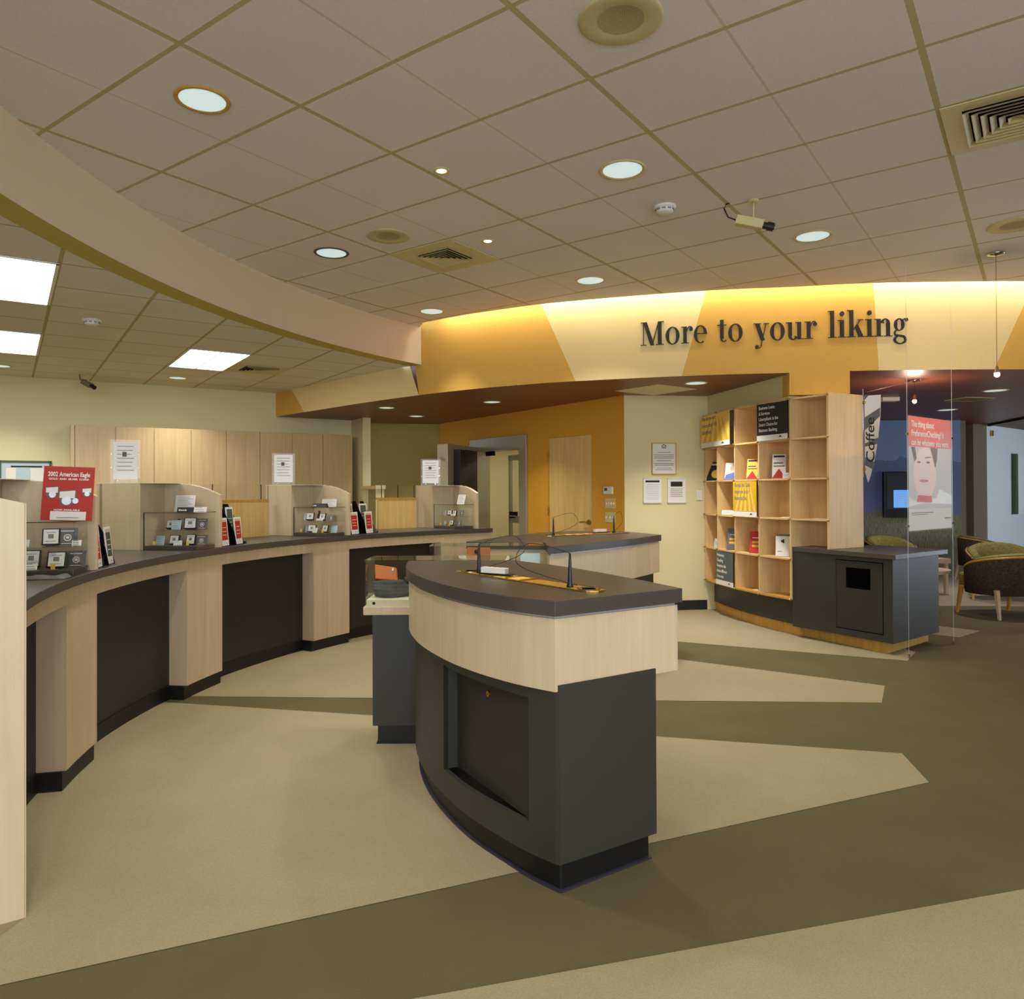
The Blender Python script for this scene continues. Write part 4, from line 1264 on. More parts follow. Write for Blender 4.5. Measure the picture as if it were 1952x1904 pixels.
q = MB().mat(DARKPANEL).prism([fp(0.47, 0.004), fp(0.91, 0.004), fp(0.91, -0.002), fp(0.47, -0.002)], 0.165, 0.745); dr = q.build('door', t)
q = MB().mat(DEEP)
q.prism([fp(0.465, 0.0015), fp(0.915, 0.0015), fp(0.915, -0.001), fp(0.465, -0.001)], 0.158, 0.752); q.build('door_gap', t)
q = MB().mat(DEEP).prism([fp(0.57, 0.006), fp(0.80, 0.006), fp(0.80, 0.0), fp(0.57, 0.0)], 0.515, 0.69); q.build('waste_opening_shade', dr)  # black plate on the door, painted shade of the waste opening
q = MB().mat(GOLDWOOD).prism(lo([(2.77, 6.95), (3.165, 6.14), (3.80, 6.66), (3.45, 7.0), (3.0, 7.1)]), 0.0, 0.10)
q.build('toe_kick', t)

# pictures and leaflets in the cubbies ------------------------------------
def cub(i, j, s_=0.5, d=0.0):
    """point in cubby column i (0..4), row j from the bottom, fraction s_ along, d behind the front edge"""
    a_, b_ = CP[i], CP[i + 1]
    x = a_[0] + (b_[0] - a_[0]) * s_; y = a_[1] + (b_[1] - a_[1]) * s_
    dx, dy = b_[0] - a_[0], b_[1] - a_[1]; l = math.hypot(dx, dy)
    return (x - dy / l * d, y + dx / l * d, ZB + j * PIT + 0.0085), math.atan2(dy, dx)
def sign_panel(label, i, j, m, foot, lines, tm, size, span=1, m2=None):
    a_, b_ = CP[i], CP[i + span]
    l = math.hypot(b_[0] - a_[0], b_[1] - a_[1]); rz = math.atan2(b_[1] - a_[1], b_[0] - a_[0])
    z = ZB + j * PIT
    t = thing('shelf_sign', label, 'sign', ((a_[0] + b_[0]) / 2, (a_[1] + b_[1]) / 2, z), rz, 'printed panels over the cubbies')
    w_ = l * 0.97
    yb = -0.05 if span == 2 else -0.024
    q = MB().mat(m).box(-w_ / 2, w_ / 2, yb, yb + 0.005, 0.055, PIT - 0.012); q.build('panel', t)
    q = MB().mat(PAPER).box(-w_ / 2, w_ / 2, yb, yb + 0.005, 0.004, 0.055); ft = q.build('footer', t)
    q = MB().mat(INK).box(w_ * 0.22, w_ * 0.34, yb - 0.0008, yb, 0.026, 0.031).box(w_ * 0.255, w_ * 0.305, yb - 0.0008, yb, 0.031, 0.041); q.build('small_logo', ft)
    if m2:
        q = MB().mat(m2)
        for k in range(5):
            x = -w_ * 0.42 + w_ * 0.2 * k
            q.add([(x, yb - 0.0004, 0.06), (x + w_ * 0.10, yb - 0.0004, 0.06), (x * 0.5 + w_ * 0.08, yb - 0.0004, 0.30), (x * 0.5 + w_ * 0.05, yb - 0.0004, 0.30)], [(0, 1, 2, 3)])
        q.build('sunburst_print', t, recalc=False)
    for k, s_ in enumerate(lines):
        text(s_, size, t, tm, (-w_ / 2 + 0.03, yb - 0.001, PIT - 0.065 - k * size * 1.22), bold=size * 0.012, sx=0.82)
    return t
sign_panel('wide yellow printed panel at the top left of the cubby shelves', 0, 4, YELL, 0, ['What do you want', 'to know about? Visit', 'LibertyBooks'], INKG, 0.062, 2, YELP)
sign_panel('black panel about business loans at the top of the cubby shelves', 3, 4, NAVY, 0, ['Business Loans', '& Services', 'LibertyBank is the', 'Smart Choice for', 'Business Banking.'], PAPER, 0.044)
sign_panel('yellow sunburst panel saying books for sale in the middle of the cubby shelves', 2, 2, YELP, 0, ['Books for Sale', 'Improve your', 'financial life.'], INKG, 0.055, 1, YELL)
sign_panel('slate panel with white lettering in the bottom row of the cubby shelves', 1, 0, TEALP, 0, ['Preference', 'Checking', 'Everyone else', 'thinks different', 'from ours'], PAPER, 0.046)
def book(label, i, j, s_, d, w_, h_, m, kind, cat='book', rz_=0.0, tilt=-16, th_=0.014):
    loc, rz = cub(i, j, s_, d)
    loc = (loc[0], loc[1], loc[2] + 0.0005)
    t = thing({'book': 'book', 'leaflet': 'leaflet', 'card': 'shelf_card'}[cat], label, cat, loc, rz + rz_, {'book': 'books propped in the cubbies', 'leaflet': 'leaflets propped in the cubbies', 'card': 'white cards in the cubbies'}[cat])
    T = Matrix.Rotation(rad(tilt), 4, 'X')
    q = MB().mat(m); q.T = T; q.box(-w_ / 2, w_ / 2, 0, th_, 0.003, h_); q.build('cover' if cat == 'book' else 'sheet', t)
    q = MB(); q.T = T
    yy = -0.0012
    if kind == 'blob':
        q.mat(YELL).add([(w_ * 0.1 + w_ * 0.3 * math.cos(a * PI / 10), yy, h_ * 0.35 + w_ * 0.28 * math.sin(a * PI / 10)) for a in range(20)], [tuple(range(20))])
        q.mat(PAPER).box(-w_ * 0.4, w_ * 0.4, yy, 0, h_ * 0.82, h_ * 0.90)
    elif kind == 'photo':
        q.mat(BLUEP).add([(-w_ * .5, yy, .004), (w_ * .5, yy, .004), (w_ * .3, yy, h_ * .45), (-w_ * .4, yy, h_ * .3)], [(0, 1, 2, 3)])
        q.mat(SKIN).add([(w_ * 0.1 + w_ * 0.2 * math.cos(a * PI / 6), yy, h_ * 0.68 + w_ * 0.22 * math.sin(a * PI / 6)) for a in range(12)], [tuple(range(12))])
    elif kind == 'tri':
        q.mat(RED).add([(-w_ * .5, yy, .004), (w_ * .5, yy, .004), (0, yy, h_ * .42)], [(0, 1, 2)])
        q.mat(INK).box(-w_ * .4, w_ * .4, yy, 0, h_ * .88, h_ * .95).box(-w_ * .4, w_ * .3, yy, 0, h_ * .62, h_ * .66).box(-w_ * .4, w_ * .4, yy, 0, h_ * .5, h_ * .53)
    elif kind == 'bars':
        q.mat(YELP).box(-w_ * .3, w_ * .35, yy, 0, h_ * .28, h_ * .38).box(-w_ * .3, w_ * .2, yy, 0, h_ * .45, h_ * .55)
        q.mat(PAPER).box(-w_ * .3, w_ * .3, yy, 0, h_ * .68, h_ * .72)
    elif kind == 'card':
        q.mat(GREYP).box(-w_ * .5, w_ * .5, yy, 0, h_ * .92, h_)
        q.mat(INK).add([(-w_ * .12, yy, h_ * .66), (w_ * .12, yy, h_ * .58), (w_ * .12, yy, h_ * .80), (-w_ * .12, yy, h_ * .72)], [(0, 1, 2, 3)])
        q.box(-w_ * .35, -w_ * .05, yy, 0, h_ * .22, h_ * .24)
    else:
        q.mat(INKG).box(-w_ * .35, w_ * .35, yy, 0, h_ * .6, h_ * .64).box(-w_ * .35, w_ * .2, yy, 0, h_ * .4, h_ * .43)
    q.build('cover_print', t, recalc=False)
FC_ = rad(44)
book('dark blue book with a green disc in the second row, leftmost cubby', 0, 3, 0.20, 0.07, 0.17, 0.22, NAVY, 'blob', rz_=FC_)
book('white leaflet with a small figure photo, second cubby of the upper middle row', 1, 3, 0.44, 0.065, 0.13, 0.19, PAPER, 'photo', 'leaflet', FC_)
book('yellow leaflet with a brown corner above the sunburst panel', 2, 3, 0.44, 0.08, 0.11, 0.215, YELL, 'tri', 'leaflet', FC_)
book('tall leaflet with a red triangle under the business loans panel', 3, 3, 0.42, 0.09, 0.125, 0.245, PAPER, 'tri', 'leaflet', FC_)
book('small white card beside the red triangle leaflet', 3, 3, 0.80, 0.03, 0.06, 0.055, PAPER, '', 'card', FC_, th_=0.003)
book('small white card left of the sunburst panel', 1, 2, 0.40, 0.04, 0.13, 0.05, PAPER, '', 'card', FC_, th_=0.003)
book('blue leaflet low in the leftmost cubby column', 0, 1, 0.58, 0.05, 0.07, 0.10, BLUEPALE, '', 'leaflet', FC_)
book('olive and white leaflet in the fourth row, second cubby', 1, 1, 0.50, 0.06, 0.11, 0.235, GREYP, 'bars', 'leaflet', FC_)
book('red book with yellow bars in the fourth row, third cubby', 2, 1, 0.60, 0.07, 0.12, 0.225, RED, 'bars', rz_=FC_)
book('cream book with a dark pennant in the fourth row, fourth cubby', 3, 1, 0.57, 0.07, 0.125, 0.215, PAPER, 'card', rz_=FC_)
book('flat pale booklet lying in the bottom row, third cubby', 2, 0, 0.62, 0.07, 0.14, 0.09, LINER, '', 'book', tilt=-82, th_=0.02)
book('flat booklet lying in the middle row, fourth cubby', 3, 2, 0.68, 0.06, 0.16, 0.09, LINER, '', 'book', tilt=-86, th_=0.012)
book('thin booklet lying in the middle row of the tall right column', 4, 2, 0.68, 0.08, 0.20, 0.10, LINER, '', 'book', tilt=-86, th_=0.012)
# curved hanging sign by the end panel
t = thing('coffee_sign', 'tapered white hanging sign with vertical Coffee lettering beside the shelf end panel', 'sign', (3.34, 6.85, 1.42), rad(24))
q = MB().mat(PAPER)
prof = [(0.0, 0.80), (0.215, 0.82), (0.205, 0.62), (0.175, 0.42), (0.13, 0.23), (0.075, 0.07), (0.04, 0.0), (0.0, 0.10)]
q.extr(prof, 0, 0.004, 'y'); pn = q.build('panel', t)
for P4 in ([(0.0, 0.48), (0.0, 0.60), (0.20, 0.70), (0.20, 0.62)], [(0.0, 0.16), (0.0, 0.235), (0.13, 0.185), (0.10, 0.12)], [(0.0, 0.76), (0.0, 0.81), (0.055, 0.81)], [(0.0, 0.33), (0.0, 0.36), (0.17, 0.42), (0.165, 0.36)]):
    q = MB().mat(GREYP)
    q.add([(x, -0.0008, z) for x, z in P4], [tuple(range(len(P4)))])
    q.build('ray_print', pn, recalc=False)
o = text('Coffee', 0.155, t, INK, (0.125, -0.0015, 0.175), bold=0.001)
o.matrix_local = Matrix.Translation((0.120, -0.0015, 0.185)) @ Matrix.Rotation(rad(90), 4, 'X') @ Matrix.Rotation(rad(90), 4, 'Z')
q = MB().mat(BRASS); q.sm = True
for z in (0.735, 0.12): q.sphere((-0.02, -0.01, z), 0.014, 6)
q.build('brass_knob', t)
q = MB().mat(CHROME).tube([(-0.02, 0.0, 0.05), (-0.02, 0.0, 0.86)], 0.003, 6); q.build('rod', t)
# ================================================================== OCHRE WALL: door, vault, switches
def on_ochre(name, label, cat, u, z=0.0, t_=0.0, group=None):
    p = OU(u, t_)
    return thing(name, label, cat, (p[0], p[1], z), OROT, group)
t = tag(bpy.data.objects.new('door_1', None), kind='structure'); COL.objects.link(t)
p = OU(D0); t.location = (p[0], p[1], 0); t.rotation_euler = (0, 0, OROT)
t['label'] = 'plain maple door with brass lever in the ochre wall'
q = MB().mat(MAPLE_D).box(0.006, D1 - D0 - 0.006, 0.012, 0.056, 0.008, 2.024); q.build('leaf', t)
q = MB().mat(ORANGE).box(-0.002, 0.004, -0.004, 0.10, 0, 2.034).box(D1 - D0 - 0.004, D1 - D0 + 0.002, -0.004, 0.10, 0, 2.034).box(0, D1 - D0, -0.004, 0.10, 2.026, 2.034); q.build('frame', t)
q = MB().mat(BRASS)
for z in (0.25, 1.05, 1.76): q.box(-0.006, 0.012, -0.010, 0.004, z, z + 0.10)
q.build('hinge', t)
q = MB().mat(BRASS); q.T = Matrix.Translation((D1 - D0 - 0.075, 0.012, 0.98)) @ Matrix.Rotation(rad(90), 4, 'X')
q.cyl((0, 0), 0.033, 0, 0.012, 20); q.cyl((0, 0), 0.012, 0.012, 0.045, 12); q.T = None
q.tube([(D1 - D0 - 0.075, -0.035, 0.98), (D1 - D0 - 0.13, -0.04, 0.983), (D1 - D0 - 0.19, -0.035, 0.978)], 0.010, 8)
q.build('lever_handle', t)
# backing so the door opening is not a hole
q = MB().mat(ORANGE); c = [OU(D0 - 0.05, 0.20), OU(D1 + 0.05, 0.20), OU(D1 + 0.05, 0.24), OU(D0 - 0.05, 0.24)]
q.prism([(a_[0], a_[1]) for a_ in c], 0, 2.1); structure('wall_door_back', q)

t = on_ochre('vault_frame', 'brushed steel frame of the vault opening in the ochre wall', 'vault frame', V0)
VW = V1 - V0
q = MB().mat(STEEL)
q.box(0.0, 0.17, -0.03, 0.22, 0, 2.11); q.box(VW - 0.17, VW, -0.03, 0.22, 0, 2.11); q.box(0.0, VW, -0.032, 0.22, 1.93, 2.112)
q.build('casing', t, bevel=0.004)
q = MB().mat(STEEL).box(0.17, VW - 0.17, 0.0, 0.2, 0, 0.02); q.build('sill', t)
q = MB().mat(BLACKM).box(0.42, 0.62, -0.02, 0.01, 1.86, 1.925); q.build('closer', t)
# day gate: glazed steel gate standing half open inside
t = on_ochre('day_gate', 'glazed steel day gate inside the vault opening', 'gate', V0 + 0.46, 0, 0.35)
q = MB().mat(STEEL)
q.box(0.0, 0.05, 0, 0.04, 0.02, 1.86).box(0.62, 0.68, 0, 0.04, 0.02, 1.86).box(0, 0.68, 0, 0.04, 1.80, 1.88).box(0, 0.68, 0, 0.04, 0.90, 1.0).box(0, 0.68, 0, 0.04, 0.02, 0.12)
q.build('gate_frame', t)
q = MB().mat(GLASS).box(0.05, 0.62, 0.015, 0.022, 0.12, 1.80); q.build('glass_panel', t)
q = MB().mat(BLACKM).box(0.06, 0.16, -0.03, 0.05, 0.97, 1.06); q.build('lock_box', t)
q = MB().mat(CHROME).tube([(0.11, -0.05, 1.0), (0.24, -0.05, 1.0)], 0.01, 8); q.build('handle', t)
# deposit boxes inside
t = on_ochre('deposit_box_bank', 'bank of small safe deposit boxes on the far wall inside the vault', 'deposit boxes', V0 - 0.2, 0, 2.55)
q = MB().mat(IVORY).box(0, 2.0, 0.0, 0.44, 0, 1.32); q.build('case', t)
for i in range(11):
    for j in range(7):
        q = MB().mat(IVORY).box(0.03 + i * 0.178, 0.03 + i * 0.178 + 0.165, -0.012, 0.0, 0.05 + j * 0.178, 0.05 + j * 0.178 + 0.165)
        q.mat(BRASS).box(0.07 + i * 0.178, 0.09 + i * 0.178, -0.018, -0.012, 0.12 + j * 0.178, 0.14 + j * 0.178)
        q.mat(INKG).box(0.12 + i * 0.178, 0.17 + i * 0.178, -0.0135, -0.012, 0.16 + j * 0.178, 0.17 + j * 0.178)
        if i > 3: q.build('box_door', t)
q = MB().mat(DARK).box(0, 2.0, -0.02, 0.44, 1.32, 1.37); q.build('top_rail', t)
# open vault door: thick slab swung into the lobby, seen at a steep angle
hx, hy, _z = OU(V0 + 0.02, -0.06)
t = thing('vault_door', 'thick open steel vault door swung out to the left of the vault opening', 'vault door', (hx, hy, 0), rad(-112))
q = MB().mat(STEEL); q.box(0.02, 0.98, -0.02, 0.14, 0.03, 2.0); q.build('slab', t, bevel=0.006)
q = MB().mat(BLACK); q.box(0.22, 0.80, 0.141, 0.24, 0.72, 1.93); bx_ = q.build('bolt_cover', t, bevel=0.004)
q = MB().mat(CHROME)
for z in (0.4, 0.9, 1.4, 1.8): q.T = Matrix.Translation((0.98, 0.06, z)) @ Matrix.Rotation(rad(90), 4, 'Y'); q.cyl((0, 0), 0.02, 0, 0.05, 12)
q.build('bolt', t)
q = MB().mat(BLACK).box(0.35, 0.60, 0.241, 0.262, 0.96, 1.10); q.build('lock_plate', bx_)

t = on_ochre('thermostat', 'white thermostat keypad on the ochre wall beside the maple door', 'thermostat', 3.935, 1.36)
q = MB().mat(WHITE).box(-0.075, 0.075, -0.028, 0, -0.045, 0.045); q.build('housing', t, bevel=0.008)
q = MB().mat(GREENP).box(-0.055, -0.005, -0.030, -0.028, -0.005, 0.028); q.build('display', t)
for k, (u, z, nn_) in enumerate(((3.955, 1.21, 4), (3.955, 1.05, 3))):
    t = on_ochre('switch_plate', ('ivory switch plate with four switches below the thermostat', 'lower ivory switch plate with three switches on the ochre wall')[k], 'switch', u, z, 0, 'switch plates on the ochre wall')
    q = MB().mat(IVORY).box(-0.085, 0.085, -0.006, 0, -0.058, 0.058); q.build('plate', t, bevel=0.002)
    for i in range(nn_):
        x = -0.06 + 0.12 * i / (nn_ - 1)
        q = MB().mat(WHITE).box(x - 0.006, x + 0.006, -0.016, -0.006, -0.012, 0.012); q.build('toggle', t)

# ---- notices on the pale wall
NROT = math.atan2(8.48 - 8.36, 2.32 - 1.37)
def on_notice(name, label, cat, x, z, group=None):
    y = 8.36 + (x - 1.37) * (0.12 / 0.95)
    return thing(name, label, cat, (x, y - 0.001, z), NROT, group)
def frame_notice(label, x, z, w_, h_, fm, kind):
    t = on_notice('framed_notice', label, 'notice', x, z, 'notices on the pale wall')
    q = MB().mat(fm)
    f_ = 0.008
    q.box(-w_ / 2, w_ / 2, -0.016, 0, h_ / 2 - f_, h_ / 2).box(-w_ / 2, w_ / 2, -0.016, 0, -h_ / 2, -h_ / 2 + f_).box(-w_ / 2, -w_ / 2 + f_, -0.016, 0, -h_ / 2, h_ / 2).box(w_ / 2 - f_, w_ / 2, -0.016, 0, -h_ / 2, h_ / 2)
    q.build('frame', t)
    q = MB().mat(PAPER).box(-w_ / 2 + f_, w_ / 2 - f_, -0.010, -0.002, -h_ / 2 + f_, h_ / 2 - f_); pg = q.build('page', t)
    q = MB().mat(INKG)
    y = -0.0112
    if kind == 'housing':
        q.mat(INK)
        zt = h_ / 2 - 0.035
        q.add([(-0.030, y, zt + 0.002), (0.0, y, zt + 0.022), (0.030, y, zt + 0.002), (0.024, y, zt - 0.002), (0, y, zt + 0.013), (-0.024, y, zt - 0.002)], [(0, 1, 4, 5), (1, 2, 3, 4)])
        q.box(-0.024, -0.018, y, -0.01, zt - 0.022, zt).box(0.018, 0.024, y, -0.01, zt - 0.022, zt).box(-0.024, 0.024, y, -0.01, zt - 0.026, zt - 0.021)
        q.box(-0.010, 0.010, y, -0.01, zt - 0.010, zt - 0.005).box(-0.010, 0.010, y, -0.01, zt - 0.018, zt - 0.013)
        q.mat(INKG)
        for i, (wf, zf) in enumerate(((.25, .2), (.42, .12), (.40, .07), (.40, .02), (.30, -.06), (.42, -.16), (.38, -.21), (.28, -.30), (.36, -.35))):
            q.box(-w_ * wf, w_ * wf, y, -0.01, h_ * zf - 0.003, h_ * zf + 0.003)
    else:
        q.mat(INK)
        if kind == 'bar': q.box(-w_ * .38, w_ * .38, y, -0.01, h_ * .33, h_ * .41)
        else: q.box(-w_ * .32, w_ * .32, y, -0.01, h_ * .16, h_ * .36)
        q.mat(BLUEPALE if kind == 'bar' else INKG)
        for i in range(9 if kind == 'bar' else 5):
            z = h_ * (.24 if kind == 'bar' else .06) - i * h_ * .072
            q.box(-w_ * .34, w_ * (.34 - .03 * (i % 2)), y, -0.01, z - 0.003, z + 0.003)
    q.build('printed_lines', pg, recalc=False)
frame_notice('larger brown framed housing notice above the two white framed ones', 1.825, 1.715, 0.285, 0.355, GOLDWOOD, 'housing')
frame_notice('white framed notice with a thin dark heading, lower left on the pale wall', 1.69, 1.355, 0.215, 0.28, WHITE, 'bar')
frame_notice('white framed notice with a dark block heading, lower right on the pale wall', 1.97, 1.355, 0.215, 0.28, WHITE, 'block')
t = on_notice('wall_sensor', 'small white plate on the pale wall beside the cubby shelves', 'switch', 2.235, 1.30)
q = MB().mat(WHITE).box(-0.035, 0.035, -0.012, 0, -0.055, 0.055); q.build('plate', t, bevel=0.003)
q = MB().mat(WHITE).box(-0.010, 0.010, -0.016, -0.012, -0.02, 0.02); q.build('rocker', t)

# ================================================================== REAR WALL: tall cabinets, frame, niche ledge
W0, W1 = (-9.1, 7.05), (-2.27, 11.165)
WL = math.hypot(W1[0] - W0[0], W1[1] - W0[1]); wd_ = ((W1[0] - W0[0]) / WL, (W1[1] - W0[1]) / WL); wn_ = (wd_[1], -wd_[0])
WROT = math.atan2(wd_[1], wd_[0])
def WU(x, y): return (x - W0[0]) * wd_[0] + (y - W0[1]) * wd_[1]
edges = [WU(-5.17, 8.99), WU(-4.80, 9.22), WU(-4.41, 9.45), WU(-4.02, 9.69), WU(-3.65, 9.91), WU(-3.27, 10.14), WU(-2.90, 10.36), WU(-2.53, 10.59), WU(-2.18, 10.80)]
step = (edges[-1] - edges[0]) / 8
edges = [edges[0] + i * step for i in range(9)]
NTH = ['leftmost', 'second from the left', 'third from the left', 'fourth from the left', 'fifth from the left', 'sixth from the left', 'seventh from the left', 'rightmost']
for k in range(4):
    u0, u1 = edges[2 * k], edges[2 * k + 2]
    p = (W0[0] + wd_[0] * u0, W0[1] + wd_[1] * u0)
    t = thing('tall_cabinet', 'tall maple double cabinet on the rear wall, %s of four' % ('leftmost', 'second from the left', 'third from the left', 'rightmost')[k], 'cabinet', (p[0], p[1], 0), WROT, 'tall maple cabinets along the rear wall')
    wdt = u1 - u0
    q = MB().mat(MAPLE_R).box(0, wdt, -0.345, -0.001, 0.08, 2.18); q.build('carcass', t)
    for j in range(2):
        q = MB().mat(MAPLE_R).box(j * wdt / 2 + 0.003, (j + 1) * wdt / 2 - 0.003, -0.366, -0.347, 0.10, 2.17)
        d = q.build('door', t)
    q = MB().mat(RUBBER).box(0.0, wdt, -0.30, -0.01, 0, 0.08); q.build('toe_kick', t)
# end gable lighter strip
p = (W0[0] + wd_[0] * (edges[0] - 0.045), W0[1] + wd_[1] * (edges[0] - 0.045))
t = thing('cabinet_gable', 'narrow maple end panel at the left end of the rear wall cabinets', 'panel', (p[0], p[1], 0), WROT)
q = MB().mat(MAPLE_R).box(0, 0.042, -0.372, -0.001, 0, 2.19); q.build('panel', t)
# dark framed board
u = WU(-5.79, 9.03)
p = (W0[0] + wd_[0] * u, W0[1] + wd_[1] * u)
t = thing('framed_board', 'olive framed glazed notice board on the rear wall behind the red poster', 'notice board', (p[0] + wn_[0] * 0.001, p[1] + wn_[1] * 0.001, 1.50), WROT)
q = MB().mat(GREENP).box(-0.27, 0.27, -0.02, 0, 0.225, 0.25).box(-0.27, 0.27, -0.02, 0, -0.25, -0.225).box(-0.27, -0.245, -0.02, 0, -0.25, 0.25).box(0.245, 0.27, -0.02, 0, -0.25, 0.25); q.build('frame', t)
q = MB().mat(BLUEPALE).box(-0.245, 0.245, -0.012, 0, -0.225, 0.225); q.mat(PAPER).box(-0.20, -0.10, -0.014, -0.012, -0.2, 0.16).box(0.05, 0.19, -0.014, -0.012, -0.2, 0.16).mat(INK).box(-0.15, 0.17, -0.0145, -0.012, 0.17, 0.188); q.build('board', t)
# niche ledge and glass beside the pilaster
t = thing('niche_ledge', 'honey wood ledge under the hanging pilaster at the niche', 'ledge', (-1.96, 10.78, 1.44), rad(8))
q = MB().mat(GOLDWOOD).box(-0.09, 0.12, -0.06, 0.12, -0.045, 0.0); q.mat(CREAML).box(0.12, 0.26, -0.07, 0.12, -0.045, 0.01); q.build('board', t)
t = thing('niche_post', 'pale square post standing beside the pilaster ledge', 'post', (-1.79, 10.80, 0), rad(8))
q = MB().mat(CREAML).box(-0.05, 0.07, -0.05, 0.07, 0, 1.39); q.build('post_shaft', t)

# ================================================================== CEILING DEVICES
bR = Vector((math.cos(G_ANG), -math.sin(G_ANG)))        # grid directions
def downlight(x, y, z, label, grp, r=0.115, e=12.5, trim=None, col=(1.0, 0.95, 0.87), spread=105):
    t = thing('downlight', label, 'ceiling light', (x, y, z), 0, grp)
    q = MB().mat(trim or IVORY); q.sm = True
    q.lathe([(r + 0.018, -0.0005), (r + 0.014, -0.006), (r, -0.006), (r - 0.006, -0.001)], n=40); q.build('trim_ring', t)
    q = MB().mat(CANGLOW); q.add([((r - 0.004) * math.cos(2 * PI * i / 40), (r - 0.004) * math.sin(2 * PI * i / 40), -0.0025) for i in range(40)], [tuple(range(39, -1, -1))]); q.build('reflector', t, recalc=False)
    light('downlight_or_fill_beam', 'AREA', (x, y, z - 0.012), e, col, r * 1.6, spread=rad(spread))
g1 = 'recessed downlights in the main ceiling'
downlight(-1.39, 3.45, H_MAIN, 'large bright downlight nearest the curved bulkhead, upper left of the ceiling', g1, 0.108, trim=GOLDWOOD)
downlight(0.69, 4.22, H_MAIN, 'bright downlight right of the two small halogens', g1)
downlight(-1.30, 5.67, H_MAIN, 'bright downlight left of the small ceiling speaker', g1, trim=GREENP)
downlight(2.24, 5.34, H_MAIN, 'bright downlight to the right of the security camera', g1)
downlight(0.77, 6.44, H_MAIN, 'bright downlight above the letter M of the wall slogan', g1)
downlight(-0.71, 7.52, H_MAIN, 'bright downlight farthest back, at the end of the curved bulkhead', g1, e=7, spread=80)
for (x, y, lb) in ((1.0, 0.8, 'added fill lamp over the camera position'), (-0.8, 0.9, 'added fill lamp behind the left end of the main ceiling'), (3.6, 1.6, 'added fill lamp to the right of the large air diffuser')):
    light('downlight_or_fill_beam', 'AREA', (x, y, H_MAIN - 0.012), 14, (1.0, 0.94, 0.84), 0.18, spread=rad(120))  # extra unseen lamps added to light the floor, no fixtures built
g2 = 'recessed downlights in the maroon soffit'
downlight(-0.12, 8.94, H_SOF, 'downlight in the maroon soffit in front of the vault', g2, 0.095, 9)
downlight(-1.48, 9.50, H_SOF, 'leftmost downlight in the maroon soffit', g2, 0.095, 9)
downlight(-1.22, 10.57, H_SOF, 'rear downlight in the maroon soffit above the niche', g2, 0.095, 9)
downlight(1.94, 7.44, H_SOF, 'downlight in the maroon soffit beside the square vent', g2, 0.10, 16)
g3 = 'recessed downlights in the low left ceiling'
downlight(-4.00, 9.16, H_LEFT, 'small downlight in the low ceiling below the fluorescent troffer', g3, 0.10, 10)
downlight(-5.57, 8.24, H_LEFT, 'small downlight in the low ceiling at the left edge of the picture', g3, 0.10, 10)
g4 = 'recessed downlights in the lounge ceiling'
downlight(5.37, 8.09, H_SOF, 'lounge downlight nearest the right pendant', g4, 0.11, 8, col=(0.95, 0.93, 1.0))
downlight(6.00, 10.03, H_SOF, 'lounge downlight behind the wire-hung poster', g4, 0.11, 8, col=(0.95, 0.93, 1.0))
t = thing('wall_washer', 'white wall washer fixture at the lounge ceiling beside the hanging sign', 'ceiling light', (4.50, 8.65, H_SOF), 0)
q = MB().mat(WHITE).box(-0.10, 0.10, -0.06, 0.06, -0.05, -0.001); q.build('housing', t, bevel=0.01)
# small halogens
for (x, y, lb) in ((-0.34, 4.22, 'small bright halogen spot nearer the camera'), (-0.10, 5.41, 'small bright halogen spot beside the air diffuser')):
    t = thing('halogen_spot', lb, 'ceiling light', (x, y, H_MAIN), 0, 'small halogen spots in the main ceiling')
    q = MB().mat(IVORY); q.sm = True; q.lathe([(0.048, -0.0005), (0.045, -0.006), (0.030, -0.006), (0.028, -0.001)], n=28); q.build('trim_ring', t)
    q = MB().mat(HALO); q.add([(0.027 * math.cos(2 * PI * i / 24), 0.027 * math.sin(2 * PI * i / 24), -0.003) for i in range(24)], [tuple(range(23, -1, -1))]); q.build('lamp', t, recalc=False)
    light('halogen_beam', 'SPOT', (x, y, H_MAIN - 0.02), 22, (1.0, 0.85, 0.66), 0.02, rot=(0, 0, 0), spot=rad(70))
# fluorescent troffers: dims along the low ceiling's own module
LU, LV_ = Vector((math.cos(0.5895), math.sin(0.5895))), Vector((-math.sin(0.5895), math.cos(0.5895)))
def lcell(u, v): return (-2.725 + (LU.x * u + LV_.x * v), 4.577 + (LU.y * u + LV_.y * v))
for (u0, u1, v0, v1, lb) in ((-1.22, 0, 0, 1.22, 'large fluorescent troffer at the left edge, nearest the camera'), (-1.22, 0, 2.44, 3.66, 'fluorescent troffer at the left edge, second back'), (1.22, 1.83, 2.44, 3.66, 'fluorescent troffer with a centre bar in front of the tall cabinets')):
    cx, cy = lcell((u0 + u1) / 2, (v0 + v1) / 2)
    t = thing('fluorescent_troffer', lb, 'ceiling light', (cx, cy, H_LEFT), 0.5895, 'fluorescent troffers in the low ceiling')
    a, b = (u1 - u0) / 2, (v1 - v0) / 2
    q = MB().mat(WHITE)
    q.box(-a, a, -b, -b + 0.02, -0.008, -0.001).box(-a, a, b - 0.02, b, -0.008, -0.001).box(-a, -a + 0.02, -b, b, -0.008, -0.001).box(a - 0.02, a, -b, b, -0.008, -0.001).box(-0.006, 0.006, -b, b, -0.008, -0.001)
    q.build('frame', t)
    q = MB().mat(TUBE); q.add([(-a + 0.02, -b + 0.02, -0.003), (a - 0.02, -b + 0.02, -0.003), (a - 0.02, b - 0.02, -0.003), (-a + 0.02, b - 0.02, -0.003)], [(0, 3, 2, 1)]); q.build('diffuser', t, recalc=False)
